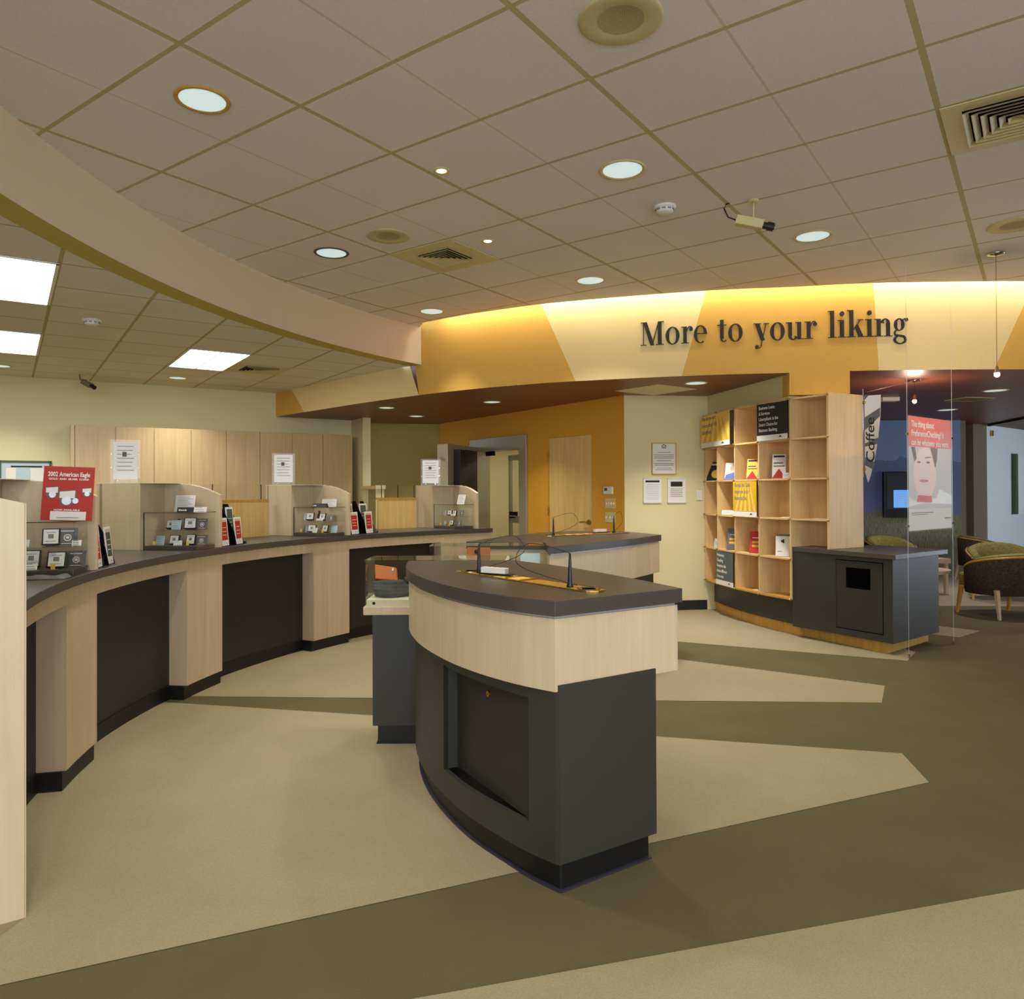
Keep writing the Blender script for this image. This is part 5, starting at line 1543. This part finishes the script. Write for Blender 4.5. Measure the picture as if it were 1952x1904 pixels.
# smoke detectors
def smoke(x, y, z, lb):
    t = thing('smoke_detector', lb, 'smoke detector', (x, y, z), 0, 'smoke detectors')
    q = MB().mat(WHITE); q.sm = True; q.lathe([(0.001, -0.0005), (0.072, -0.0005), (0.070, -0.014), (0.055, -0.016)], n=32); q.build('base', t)
    q = MB().mat(WHITE); q.sm = True; q.lathe([(0.055, -0.016), (0.058, -0.022), (0.056, -0.034), (0.040, -0.045), (0.001, -0.046)], n=32); q.build('sensor_head', t)
    q = MB().mat(BLACK)
    for i in range(10):
        a = 2 * PI * i / 10
        q.T = Matrix.Rotation(a, 4, 'Z'); q.box(0.0560, 0.0585, -0.012, 0.012, -0.031, -0.028).box(0.0560, 0.0588, -0.012, 0.012, -0.025, -0.022)
    q.build('vent_slot', t)
smoke(1.05, 4.77, H_MAIN, 'white smoke detector in the main ceiling left of the security camera')
smoke(-3.35, 6.07, H_LEFT, 'white smoke detector in the low left ceiling between the troffers')
# speakers
def speaker(x, y, r, lb, m=BEIGE):
    t = thing('ceiling_speaker', lb, 'speaker', (x, y, H_MAIN), 0, 'round ceiling speakers')
    q = MB().mat(m); q.sm = True; q.lathe([(r, -0.0005), (r * 0.99, -0.005), (r * 0.93, -0.008), (r * 0.60, -0.005), (r * 0.58, -0.004), (0.001, -0.004)], n=48); q.build('rim', t)
    q = MB().mat(plain('speaker_perforation', (88, 76, 52), 0.7) if 'speaker_perforation' not in MATS else MATS['speaker_perforation'])
    for ring in range(1, 15):
        rr = r * 0.57 * ring / 15
        n = max(6, int(ring * 6))
        for k in range(n):
            a = 2 * PI * k / n + ring
            s_ = r * 0.009
            cx, cy = rr * math.cos(a), rr * math.sin(a)
            q.add([(cx - s_, cy - s_, -0.0048), (cx + s_, cy - s_, -0.0048), (cx + s_, cy + s_, -0.0048), (cx - s_, cy + s_, -0.0048)], [(0, 3, 2, 1)])
    q.build('perforated_grille', t, recalc=False)
speaker(0.465, 2.87, 0.165, 'large round speaker with perforated centre at the top edge of the picture')
speaker(-0.81, 5.30, 0.155, 'round speaker beside the square air diffuser')
speaker(3.55, 5.13, 0.165, 'round speaker at the right edge above the right pendant')
# square air diffusers
def diffuser(cx, cy, z, rot, half, lb, grp='square air diffusers', core=0.52, n=5, m=IVORY):
    t = thing('air_diffuser', lb, 'air vent', (cx, cy, z), rot, grp)
    q = MB().mat(m)
    c = half * core
    q.box(-half, half, -half, -c, -0.006, -0.001).box(-half, half, c, half, -0.006, -0.001).box(-half, -c, -c, c, -0.006, -0.001).box(c, half, -c, c, -0.006, -0.001)
    q.build('face_plate', t)
    q = MB().mat(DEEP).box(-c, c, -c, c, -0.0015, -0.0008); q.build('cavity_shade', t)  # black sheet behind the louvres, painted in as the shade between them
    for i in range(n):
        r1 = c * (1 - i / n); r0 = r1 - c / n * 0.62
        q = MB().mat(m)
        za, zb = -0.003, -0.020
        # bevelled square ring leaning outward
        v = []
        for (rr, zz) in ((r0, za), (r1, zb), (r1 - 0.003, zb), (r0 - 0.004, za)):
            v += [(-rr, -rr, zz), (rr, -rr, zz), (rr, rr, zz), (-rr, rr, zz)]
        f = []
        for k in range(4):
            for e in range(4):
                f.append((k * 4 + e, k * 4 + (e + 1) % 4, ((k + 1) % 4) * 4 + (e + 1) % 4, ((k + 1) % 4) * 4 + e))
        q.add(v, f); q.build('louvre', t)
diffuser(-0.438, 5.774, H_MAIN, -G_ANG, 0.30, 'square air diffuser in the middle of the main ceiling')
p = Vector((2.205, 3.60)); c_ = p + bR * 0.305 + Vector((math.sin(G_ANG), math.cos(G_ANG))) * 0.0
diffuser(2.525, 3.626, H_MAIN, -G_ANG, 0.30, 'square air diffuser at the right edge of the main ceiling', core=0.72, n=6, m=BEIGE)
diffuser(1.635, 7.925, H_SOF, rad(37), 0.30, 'square perforated vent in the maroon soffit', core=0.02, n=1, m=LINER)
cx, cy = lcell(2.13, 3.05)
diffuser(-2.80, 8.55, H_LEFT, 0.5895, 0.30, 'square air diffuser in the low ceiling right of the troffer', core=0.62)
t = thing('air_diffuser', 'flat grey vent in the lounge ceiling', 'air vent', (5.55, 8.83, H_SOF), rad(12), 'square air diffusers')
q = MB().mat(GREYC).box(-0.18, 0.18, -0.14, 0.14, -0.008, -0.001); q.mat(BEIGE).box(-0.20, 0.20, -0.16, -0.14, -0.01, -0.001).box(-0.20, 0.20, 0.14, 0.16, -0.01, -0.001).box(-0.2, -0.18, -0.14, 0.14, -0.01, -0.001).box(0.18, 0.2, -0.14, 0.14, -0.01, -0.001); q.build('face_plate', t)
# security cameras
def sec_cam(x, y, z, tgt, drop, lb, s_=1.0, m=IVORY, side=0.06):
    t = thing('security_camera', lb, 'security camera', (x, y, z), 0, 'ceiling security cameras')
    q = MB().mat(IVORY); q.sm = True; q.lathe([(0.001, -0.0005), (0.035 * s_, -0.0005), (0.03 * s_, -0.008), (0.008, -0.012)], n=20); q.tube([(0, 0, -0.005), (0, 0, -drop)], 0.006 * s_, 8); q.build('bracket', t)
    d = Vector(tgt).normalized()
    R = d.to_track_quat('X', 'Z').to_matrix().to_4x4()
    q = MB().mat(m); q.T = Matrix.Translation((0, 0, -drop - 0.03 * s_)) @ R
    q.box(-0.11 * s_, 0.06 * s_, -0.032 * s_, 0.032 * s_, -0.028 * s_, 0.028 * s_); b = q.build('housing', t, bevel=0.004)
    q = MB().mat(BLACK); q.T = Matrix.Translation((0, 0, -drop - 0.03 * s_)) @ R @ Matrix.Rotation(rad(90), 4, 'Y')
    q.cyl((0, 0), 0.022 * s_, 0.06 * s_, 0.085 * s_, 18); q.cyl((0, 0), 0.027 * s_, 0.085 * s_, 0.125 * s_, 18); q.cyl((0, 0), 0.018 * s_, 0.125 * s_, 0.13 * s_, 18); q.build('lens', t)
    bk_ = Vector((0, 0, -drop - 0.03 * s_)) - d * 0.11 * s_
    q = MB().mat(BLACK); q.tube([tuple(bk_), tuple(bk_ - d * 0.05 * s_ + Vector((0, 0, 0.01))), tuple(bk_ - d * 0.075 * s_ + Vector((0, 0, 0.06))), tuple(bk_ - d * 0.06 * s_ + Vector((0, 0, drop * 0.8))), (bk_.x - d.x * 0.04, bk_.y - d.y * 0.04, -0.001)], 0.005 * s_, 7); q.build('cable', t, smooth=True)
sec_cam(1.59, 4.68, H_MAIN, (0.9, -0.25, -0.28), 0.115, 'beige security camera with black lens hanging from the main ceiling')
sec_cam(-4.90, 8.80, H_LEFT, (0.75, -0.35, -0.35), 0.10, 'small dark security camera hanging over the left part of the rear wall', 0.95, TAUPE)

# ================================================================== PENDANTS AND WIRE-HUNG POSTER
def pendant(x, y, ztop, zl, lb, e=10):
    t = thing('pendant_lamp', lb, 'pendant lamp', (x, y, ztop), 0, 'halogen pendants near the lounge')
    q = MB().mat(CHROME); q.sm = True; q.lathe([(0.001, -0.0005), (0.062, -0.0005), (0.055, -0.012), (0.012, -0.02), (0.001, -0.022)], n=28); q.build('canopy', t)
    q = MB().mat(BLACKM); q.tube([(0, 0, -0.015), (0, 0, zl - ztop + 0.06)], 0.0016, 6); q.build('cord', t)
    q = MB().mat(CHROME); q.sm = True; q.lathe([(0.006, 0.065), (0.010, 0.06), (0.014, 0.03), (0.024, 0.012)], (0, 0, zl - ztop), 20); q.build('socket', t)
    q = MB().mat(HALO); q.sm = True; q.sphere((0, 0, zl - ztop), 0.020, 8); q.build('bulb', t)
    light('pendant_glow', 'POINT', (x, y, zl - 0.045), e, (1.0, 0.74, 0.56), 0.02)
    return t
pendant(4.05, 7.30, H_SOF, 2.22, 'lit halogen pendant on a short cord under the maroon lounge ceiling', 16)
pendant(3.83, 5.75, H_MAIN, 2.24, 'lit halogen pendant on a long cord from the main ceiling, at the right edge', 9)
t = thing('suspension_rod', 'thin steel rod under the lounge ceiling left of the short pendant', 'rod', (3.42, 6.95, 2.27), 0)
q = MB().mat(CHROME).tube([(0, 0, 0), (0.62, 0.34, 0.152)], 0.004, 6); q.build('bar', t)
PWA, PWB = (3.25, 5.97), (3.93, 6.50)
for k, p in enumerate((PWA, PWB)):
    t = thing('poster_wire', ('left', 'right')[k] + ' floor-to-ceiling steel wire holding the orange-topped poster', 'wire', (p[0], p[1], 0), 0, 'wires of the hanging poster')
    q = MB().mat(ALU).tube([(0, 0, 0.0), (0, 0, H_MAIN - 0.002)], 0.0014, 6); q.build('cable', t)
    q = MB().mat(CHROME); q.cyl((0, 0), 0.010, 0, 0.035, 12); q.build('anchor', t)
    for z in (1.06, 1.80):
        q = MB().mat(CHROME).box(-0.008, 0.008, -0.008, 0.008, z - 0.008, z + 0.008); q.build('clamp', t)
pd = Vector((PWB[0] - PWA[0], PWB[1] - PWA[1])); pl_ = pd.length; prot = math.atan2(pd.y, pd.x)
t = thing('hanging_poster', 'wire-hung poster with orange heading and a large face photo beside the lounge', 'poster', (PWA[0], PWA[1], 1.02), prot)
x0, x1, hh = 0.022, pl_ - 0.022, 0.93
q = MB().mat(ACRYL_M).box(x0 - 0.008, x1 + 0.008, -0.006, -0.003, -0.01, hh + 0.01).box(x0 - 0.008, x1 + 0.008, 0.003, 0.006, -0.01, hh + 0.01); q.build('acrylic_sheet', t)
q = MB().mat(PAPER).box(x0, x1, -0.002, 0.002, 0, hh); sh = q.build('sheet', t)
q = MB().mat(ORNG).box(x0, x1, -0.0028, -0.002, hh * 0.735, hh); q.build('heading', t)
for k, s_ in enumerate(('The thing about', 'PreferenceChecking? It', 'can be whatever you want.')):
    text(s_, 0.072, t, PAPER, (x0 + 0.045, -0.0034, hh - 0.085 - k * 0.075), bold=0.001, sx=0.92)
W_ = x1 - x0
def disc(q, cx, cz, rx, rz_, y, n=28, a0=0, a1=2 * PI):
    q.add([(cx + rx * math.cos(a0 + (a1 - a0) * i / (n - 1)), y, cz + rz_ * math.sin(a0 + (a1 - a0) * i / (n - 1))) for i in range(n)], [tuple(range(n))])
pc = x0 + W_ * 0.36
q = MB().mat(plain('poster_grey', (206, 202, 200), 0.6))
q.add([(x0, -0.0026, hh * .19), (x1, -0.0026, hh * .19), (x1, -0.0026, hh * .735), (x0, -0.0026, hh * .735)], [(0, 1, 2, 3)])
q.mat(plain('poster_skin', (236, 214, 204), 0.6)); disc(q, pc, hh * .50, W_ * .26, hh * .235, -0.0029)
q.mat(plain('poster_hair', (120, 92, 88), 0.6)); q.add([(x0 + W_ * .48, -0.0031, hh * .735), (x0 + W_ * .66, -0.0031, hh * .735), (x0 + W_ * .64, -0.0031, hh * .62), (x0 + W_ * .60, -0.0031, hh * .55)], [(0, 1, 2, 3)]); q.add([(x0 + W_ * .05, -0.0031, hh * .73), (x0 + W_ * .14, -0.0031, hh * .73), (x0 + W_ * .17, -0.0031, hh * .63), (x0 + W_ * .12, -0.0031, hh * .60)], [(0, 1, 2, 3)])
q.mat(MATS['poster_hair']); disc(q, x0 + W_ * .43, hh * .60, W_ * .045, hh * .010, -0.0032, 14); disc(q, x0 + W_ * .22, hh * .60, W_ * .04, hh * .009, -0.0032, 14)
q.add([(x0 + W_ * .36, -0.0032, hh * .635), (x0 + W_ * .50, -0.0032, hh * .645), (x0 + W_ * .50, -0.0032, hh * .652), (x0 + W_ * .36, -0.0032, hh * .645)], [(0, 1, 2, 3)])
q.mat(plain('poster_lips', (206, 120, 104), 0.6)); disc(q, x0 + W_ * .33, hh * .435, W_ * .11, hh * .014, -0.0032, 18)
q.mat(plain('poster_scarf', (212, 96, 70), 0.6)); q.add([(x0 + W_ * .16, -0.0032, hh * .25), (x0 + W_ * .52, -0.0032, hh * .24), (x0 + W_ * .50, -0.0032, hh * .30), (x0 + W_ * .20, -0.0032, hh * .31)], [(0, 1, 2, 3)])
q.mat(WHITE); q.add([(x0, -0.0031, hh * .21), (x0 + W_ * .3, -0.0031, hh * .24), (x1, -0.0031, hh * .22), (x1, -0.0031, hh * .30), (x0 + W_ * .7, -0.0031, hh * .36), (x0 + W_ * .62, -0.0031, hh * .28), (x0 + W_ * .1, -0.0031, hh * .26), (x0, -0.0031, hh * .30)], [tuple(range(8))])
q.mat(INKG); q.box(x0 + W_ * .05, x0 + W_ * .55, -0.0034, -0.003, hh * .150, hh * .156).box(x0 + W_ * .05, x0 + W_ * .42, -0.0034, -0.003, hh * .135, hh * .140).box(x0 + W_ * .82, x0 + W_ * .97, -0.0034, -0.003, hh * .09, hh * .10)
q.build('portrait_print', t, recalc=False)

# ================================================================== LOUNGE
def mural_mat():
    m, nt, b = _new('printed_mural')
    b.inputs['Roughness'].default_value = 0.55
    tc = N(nt, 'ShaderNodeTexCoord'); sep = N(nt, 'ShaderNodeSeparateXYZ'); nt.links.new(tc.outputs['Object'], sep.inputs[0])
    n1 = noise(nt, coords(nt, (1.2, 1, 0.01)), 1.6, 4, 0.6)
    ridge = mathn(nt, 'ADD', 1.55, mathn(nt, 'MULTIPLY', n1, 0.5))
    isr = mathn(nt, 'LESS_THAN', sep.outputs[2], ridge)
    n2 = noise(nt, coords(nt, (2.0, 1, 0.02)), 2.0, 4, 0.6)
    ground = mathn(nt, 'LESS_THAN', sep.outputs[2], mathn(nt, 'ADD', 0.82, mathn(nt, 'MULTIPLY', n2, 0.35)))
    reed = noise(nt, coords(nt, (40, 1, 3)), 3.0, 4, 0.7)
    c = mixc(nt, isr, rgb((112, 132, 172)), rgb((92, 100, 142)))
    rc = ramp(nt, reed, [(0.35, rgb((66, 66, 58))), (0.55, rgb((122, 120, 86))), (0.75, rgb((150, 156, 150)))])
    nt.links.new(mixc(nt, ground, c, rc), b.inputs['Base Color'])
    return m
MUR = mural_mat()
t = thing('mural_panel', 'tall blue printed mural of hills and reeds on the lounge wall', 'mural', (5.38, 11.45, 0), 0)
q = MB().mat(MUR).box(0, 1.68, 0, 0.06, 0.0, 2.425); q.build('printed_panel', t)
t = thing('television', 'wall television showing a blue text screen on the mural', 'television', (6.07, 11.44, 0.93), 0)
q = MB().mat(BLACK).box(-0.23, 0.25, -0.06, 0, 0, 0.70); q.build('housing', t, bevel=0.006)
q = MB().mat(plain('screen_dark', (60, 66, 78), 0.15)).box(-0.19, 0.21, -0.062, -0.06, 0.13, 0.66); q.build('screen', t)
q = MB().mat(SCREEN).box(-0.09, 0.21, -0.0635, -0.062, 0.15, 0.42); sc_ = q.build('lit_page', t)
q = MB().mat(PAPER)
for i in range(6): q.box(-0.05, 0.19 - 0.04 * (i % 2), -0.0645, -0.0635, 0.19 + i * 0.032, 0.197 + i * 0.032)
q.build('text_lines', sc_)
t = thing('wall_alarm', 'small brass alarm box high on the white lounge wall', 'alarm', (8.10, 12.34, 2.24), math.atan2(3.35, 4.22))
q = MB().mat(BRASS).box(0, 0.06, -0.03, -0.002, 0, 0.09); q.build('housing', t)
t = thing('framed_picture', 'tall brown framed white board on the white lounge wall', 'picture', (8.86, 12.93, 0.92), math.atan2(3.35, 4.22))
q = MB().mat(GREENP).box(0, 0.13, -0.05, -0.002, 0, 1.05); q.build('frame', t)
q = MB().mat(PAPER).box(0.13, 0.80, -0.03, -0.002, 0, 1.05); q.build('board', t)

def tub_chair(label, loc, rz, inner=UPH_G):
    """tub armchair: curved padded back and arms, wooden legs. Seat opens toward local -Y"""
    t = thing('tub_armchair', label, 'armchair', loc, rz, 'upholstered tub armchairs in the lounge')
    n = 28
    def shell(r0, r1, zb, zt_f, zt_b, a0=-30, a1=210):
        v, f = [], []
        for i in range(n + 1):
            s_ = i / n
            a = rad(a0 + (a1 - a0) * s_)
            zt = zt_f + (zt_b - zt_f) * max(0, math.sin(PI * s_)) ** 0.7
            for (r, z) in ((r0, zb), (r1, zb), (r1 + 0.01, zt - 0.03), ((r0 + r1) / 2, zt), (r0 - 0.01, zt - 0.03)):
                v.append((r * math.cos(a) * 0.98, r * math.sin(a) * 0.95, z))
        for i in range(n):
            for k in range(5):
                f.append((i * 5 + k, (i + 1) * 5 + k, (i + 1) * 5 + (k + 1) % 5, i * 5 + (k + 1) % 5))
        f += [tuple(range(5)), tuple(n * 5 + k for k in range(4, -1, -1))]
        return v, f
    v, f = shell(0.335, 0.345, 0.24, 0.52, 0.67)
    q = MB().mat(UPH_D); q.sm = True; q.add(v, f); q.build('outer_back', t)
    v, f = shell(0.245, 0.334, 0.26, 0.535, 0.685)
    q = MB().mat(inner); q.sm = True; q.add(v, f); q.build('inner_back', t)
    q = MB().mat(inner); q.prism([(0.25 * math.cos(rad(a)), 0.25 * math.sin(rad(a))) for a in range(-10, 191, 20)] + [(-0.25, -0.32), (0.25, -0.32)], 0.26, 0.44); q.build('seat_cushion', t, bevel=0.03)
    # show-wood rim along the top edge of the outer back
    pts = []
    for i in range(n + 1):
        s_ = i / n; a = rad(-30 + 240 * s_); zt = 0.52 + 0.15 * max(0, math.sin(PI * s_)) ** 0.7
        pts.append((0.35 * math.cos(a) * 0.98, 0.35 * math.sin(a) * 0.95, zt - 0.022))
    q = MB().mat(GOLDWOOD); q.tube(pts, 0.012, 8); q.build('wood_rim', t, smooth=True)
    for (x, y, sx, sy) in ((0.30, -0.20, 1, -1), (-0.30, -0.20, -1, -1), (0.26, 0.24, 1, 1), (-0.26, 0.24, -1, 1)):
        q = MB().mat(GOLDWOOD if sy < 0 else MAPLE_C)
        q.add([(x - .02, y - .02, .30), (x + .02, y - .02, .30), (x + .02, y + .02, .30), (x - .02, y + .02, .30)] + [(x - .012 + sx * .015, y - .012 + sy * .05, 0), (x + .012 + sx * .015, y - .012 + sy * .05, 0), (x + .012 + sx * .015, y + .012 + sy * .05, 0), (x - .012 + sx * .015, y + .012 + sy * .05, 0)],
              [(0, 1, 2, 3), (4, 7, 6, 5), (0, 4, 5, 1), (1, 5, 6, 2), (2, 6, 7, 3), (3, 7, 4, 0)])
        q.build('leg', t)
    return t
tub_chair('dark woven tub armchair with its back to the room, at the right edge', (5.36, 8.02, 0), rad(188))
tub_chair('tub armchair with dark side beyond the side table', (7.05, 10.9, 0), rad(80))
tub_chair('green tub armchair mostly hidden behind the waste cabinet', (5.60, 10.75, 0), rad(12), UPH_G)
tub_chair('green padded tub armchair between the two dark ones', (6.13, 9.2, 0), rad(-24), UPH_G)
t = thing('side_table', 'round maple side table on splayed legs between the lounge armchairs', 'table', (4.66, 8.32, 0), 0)
q = MB().mat(MAPLE_C); q.sm = False; q.cyl((0, 0), 0.28, 0.43, 0.47, 40, 0.30); q.build('tabletop', t)
for a in (20, 140, 260):
    q = MB().mat(GOLDWOOD); ca, sa = math.cos(rad(a)), math.sin(rad(a))
    q.tube([(0.20 * ca, 0.20 * sa, 0.43), (0.23 * ca, 0.23 * sa, 0.0)], 0.022, 8, 0.012); q.build('leg', t)
t = thing('low_table', 'low white-edged table behind the round side table', 'table', (5.45, 9.75, 0), rad(10))
q = MB().mat(MAPLE_C).box(-0.30, 0.30, -0.2, 0.2, 0.40, 0.46); q.build('tabletop', t)
for sx in (-1, 1):
    for sy in (-1, 1):
        q = MB().mat(MAPLE_C).box(sx * 0.26 - 0.02, sx * 0.26 + 0.02, sy * 0.16 - 0.02, sy * 0.16 + 0.02, 0, 0.40); q.build('leg', t)

# ================================================================== WALL SLOGAN in a high-contrast serif
def glyphs():
    G = {}
    S, T_ = 0.24, 0.045        # thick and thin strokes (x-height = 1)
    def rect(x0, y0, x1, y1): return [('q', [(x0, y0), (x1, y0), (x1, y1), (x0, y1)])]
    def ring(cx, cy, rx, ry, a0=0, a1=360, tx=S, ty=T_, n=36):
        out = []
        P_ = []
        for i in range(n + 1):
            a = rad(a0 + (a1 - a0) * i / n)
            k = abs(math.cos(a)) ** 1.4
            th = ty + (tx - ty) * k
            ox_, oy_ = cx + rx * math.cos(a), cy + ry * math.sin(a)
            d = Vector((math.cos(a), math.sin(a)))
            P_.append(((ox_, oy_), (ox_ - d.x * th, oy_ - d.y * min(th, ry * 0.9))))
        for (o0, i0_), (o1, i1_) in zip(P_, P_[1:]): out.append(('q', [o0, o1, i1_, i0_]))
        return out
    def dot(cx, cy, r): return [('q', [(cx + r * math.cos(2 * PI * i / 16), cy + r * math.sin(2 * PI * i / 16)) for i in range(16)])]
    def serif(x, y, w_=0.26, t_=0.04, up=True): return rect(x - w_, y - (0 if up else t_), x + w_, y + (t_ if up else 0))
    def para(x0, y0, x1, y1, w_): return [('q', [(x0, y0), (x0 + w_, y0), (x1 + w_, y1), (x1, y1)])]
    G['M'] = (1.62, rect(.17, 0, .22, 1.40) + para(.16, 1.40, .66, 0, .27) + [('q', [(.76, 0), (.82, 0), (1.24, 1.40), (1.18, 1.40)])] + rect(1.16, 0, 1.42, 1.40) + serif(.20, 0, .2) + serif(1.29, 0, .27) + rect(.02, 1.36, .40, 1.40) + rect(1.2, 1.36, 1.56, 1.40))
    G['o'] = (1.02, ring(.5, .5, .46, .53))
    G['r'] = (.80, rect(.17, 0, .40, 1.0) + serif(.28, 0) + rect(.02, .96, .3, 1.0) + ring(.60, .66, .24, .36, 55, 170, .07, .05, 12) + dot(.68, .84, .12))
    G['e'] = (.90, ring(.47, .5, .43, .53, 0, 300, .22) + rect(.14, .52, .82, .565))
    G['t'] = (.66, rect(.20, .16, .43, 1.28) + rect(.02, .96, .62, 1.0) + ring(.44, .22, .22, .25, 180, 320, .1, .05, 12))
    G['y'] = (1.02, para(.10, 1.0, .46, .02, .26) + [('q', [(.80, 1.0), (.85, 1.0), (.50, -.30), (.45, -.30)])] + rect(.0, .96, .48, 1.0) + rect(.64, .96, 1.0, 1.0) + ring(.32, -.27, .20, .20, 270, 360, .05, .05, 8) + dot(.22, -.38, .12))
    G['u'] = (1.12, rect(.15, .22, .38, 1.0) + rect(.72, 0, .95, 1.0) + ring(.46, .26, .31, .29, 180, 330, .23, .05, 16) + rect(.0, .96, .3, 1.0) + rect(.60, .96, .9, 1.0) + rect(.9, 0, 1.12, .04))
    G['l'] = (.58, rect(.17, 0, .41, 1.55) + serif(.29, 0) + rect(.02, 1.51, .3, 1.55))
    G['i'] = (.58, rect(.17, 0, .41, 1.0) + serif(.29, 0) + rect(.02, .96, .3, 1.0) + dot(.29, 1.36, .14))
    G['k'] = (1.08, rect(.15, 0, .39, 1.55) + serif(.27, 0) + rect(.0, 1.51, .3, 1.55) + [('q', [(.38, .36), (.38, .44), (.80, .98), (.86, .98)])] + [('q', [(.48, .60), (.66, .72), (1.0, .02), (.72, .02)])] + rect(.66, 0, 1.08, .04) + rect(.66, .96, 1.0, 1.0))
    G['n'] = (1.12, rect(.15, 0, .38, 1.0) + rect(.74, 0, .97, .76) + ring(.67, .72, .30, .30, 0, 165, .23, .05, 18) + serif(.27, 0) + serif(.86, 0) + rect(.0, .96, .3, 1.0))
    G['g'] = (1.02, ring(.42, .66, .33, .36, tx=.2) + ring(.47, -.20, .42, .26, tx=.15, ty=.06) + ring(.30, .17, .22, .20, 90, 270, .1, .05, 12) + [('q', [(.25, .0), (.25, .10), (.75, .04), (.75, -.08)])] + ring(.78, .86, .16, .16, 60, 170, .05, .05, 8) + dot(.88, .94, .10))
    return G
GL = glyphs()
TXT = 'More to your liking'
tot = sum(0.62 if c == ' ' else GL[c][0] + 0.02 for c in TXT)
XH = 0.158
xs0, xs1 = 1.325, 3.665
# arclength table on the wall
tab = []
s_acc = 0; prev = None
x = xs0
while x <= xs1 + 0.3:
    p = (x, y_at(x))
    if prev: s_acc += math.hypot(p[0] - prev[0], p[1] - prev[1])
    tab.append((s_acc, p)); prev = p; x += 0.02
tl = next(s for s, p in tab if p[0] >= xs1)
sxs = tl / tot
def wallpt(s_, out):
    s_ = max(0, min(s_, tab[-1][0] - 1e-4))
    for (s0, p0), (s1, p1) in zip(tab, tab[1:]):
        if s0 <= s_ <= s1:
            f_ = (s_ - s0) / (s1 - s0)
            dx, dy = p1[0] - p0[0], p1[1] - p0[1]; l = math.hypot(dx, dy)
            return (p0[0] + dx * f_ + dy / l * out, p0[1] + dy * f_ - dx / l * out)
cur = 0.0
BASE = 2.735
t = thing('wall_slogan', 'dark serif letters reading More to your liking on the painted wall', 'lettering', (xs0, y_at(xs0), BASE), 0)
for c in TXT:
    if c == ' ': cur += 0.62 * sxs; continue
    wdt, shp = GL[c]
    q = MB().mat(INK)
    for _k, pts in shp:
        front = []; back = []
        for (gx, gy) in pts:
            P0 = wallpt(cur + gx * sxs, 0.012); P1 = wallpt(cur + gx * sxs, 0.002)
            z = gy * XH
            front.append((P0[0] - xs0, P0[1] - y_at(xs0), z)); back.append((P1[0] - xs0, P1[1] - y_at(xs0), z))
        n = len(pts)
        q.add(front + back, [tuple(range(n)), tuple(range(2 * n - 1, n - 1, -1))] + [(i, n + i, n + (i + 1) % n, (i + 1) % n) for i in range(n)])
    q.build('letter', t)
    cur += (wdt + 0.02) * sxs
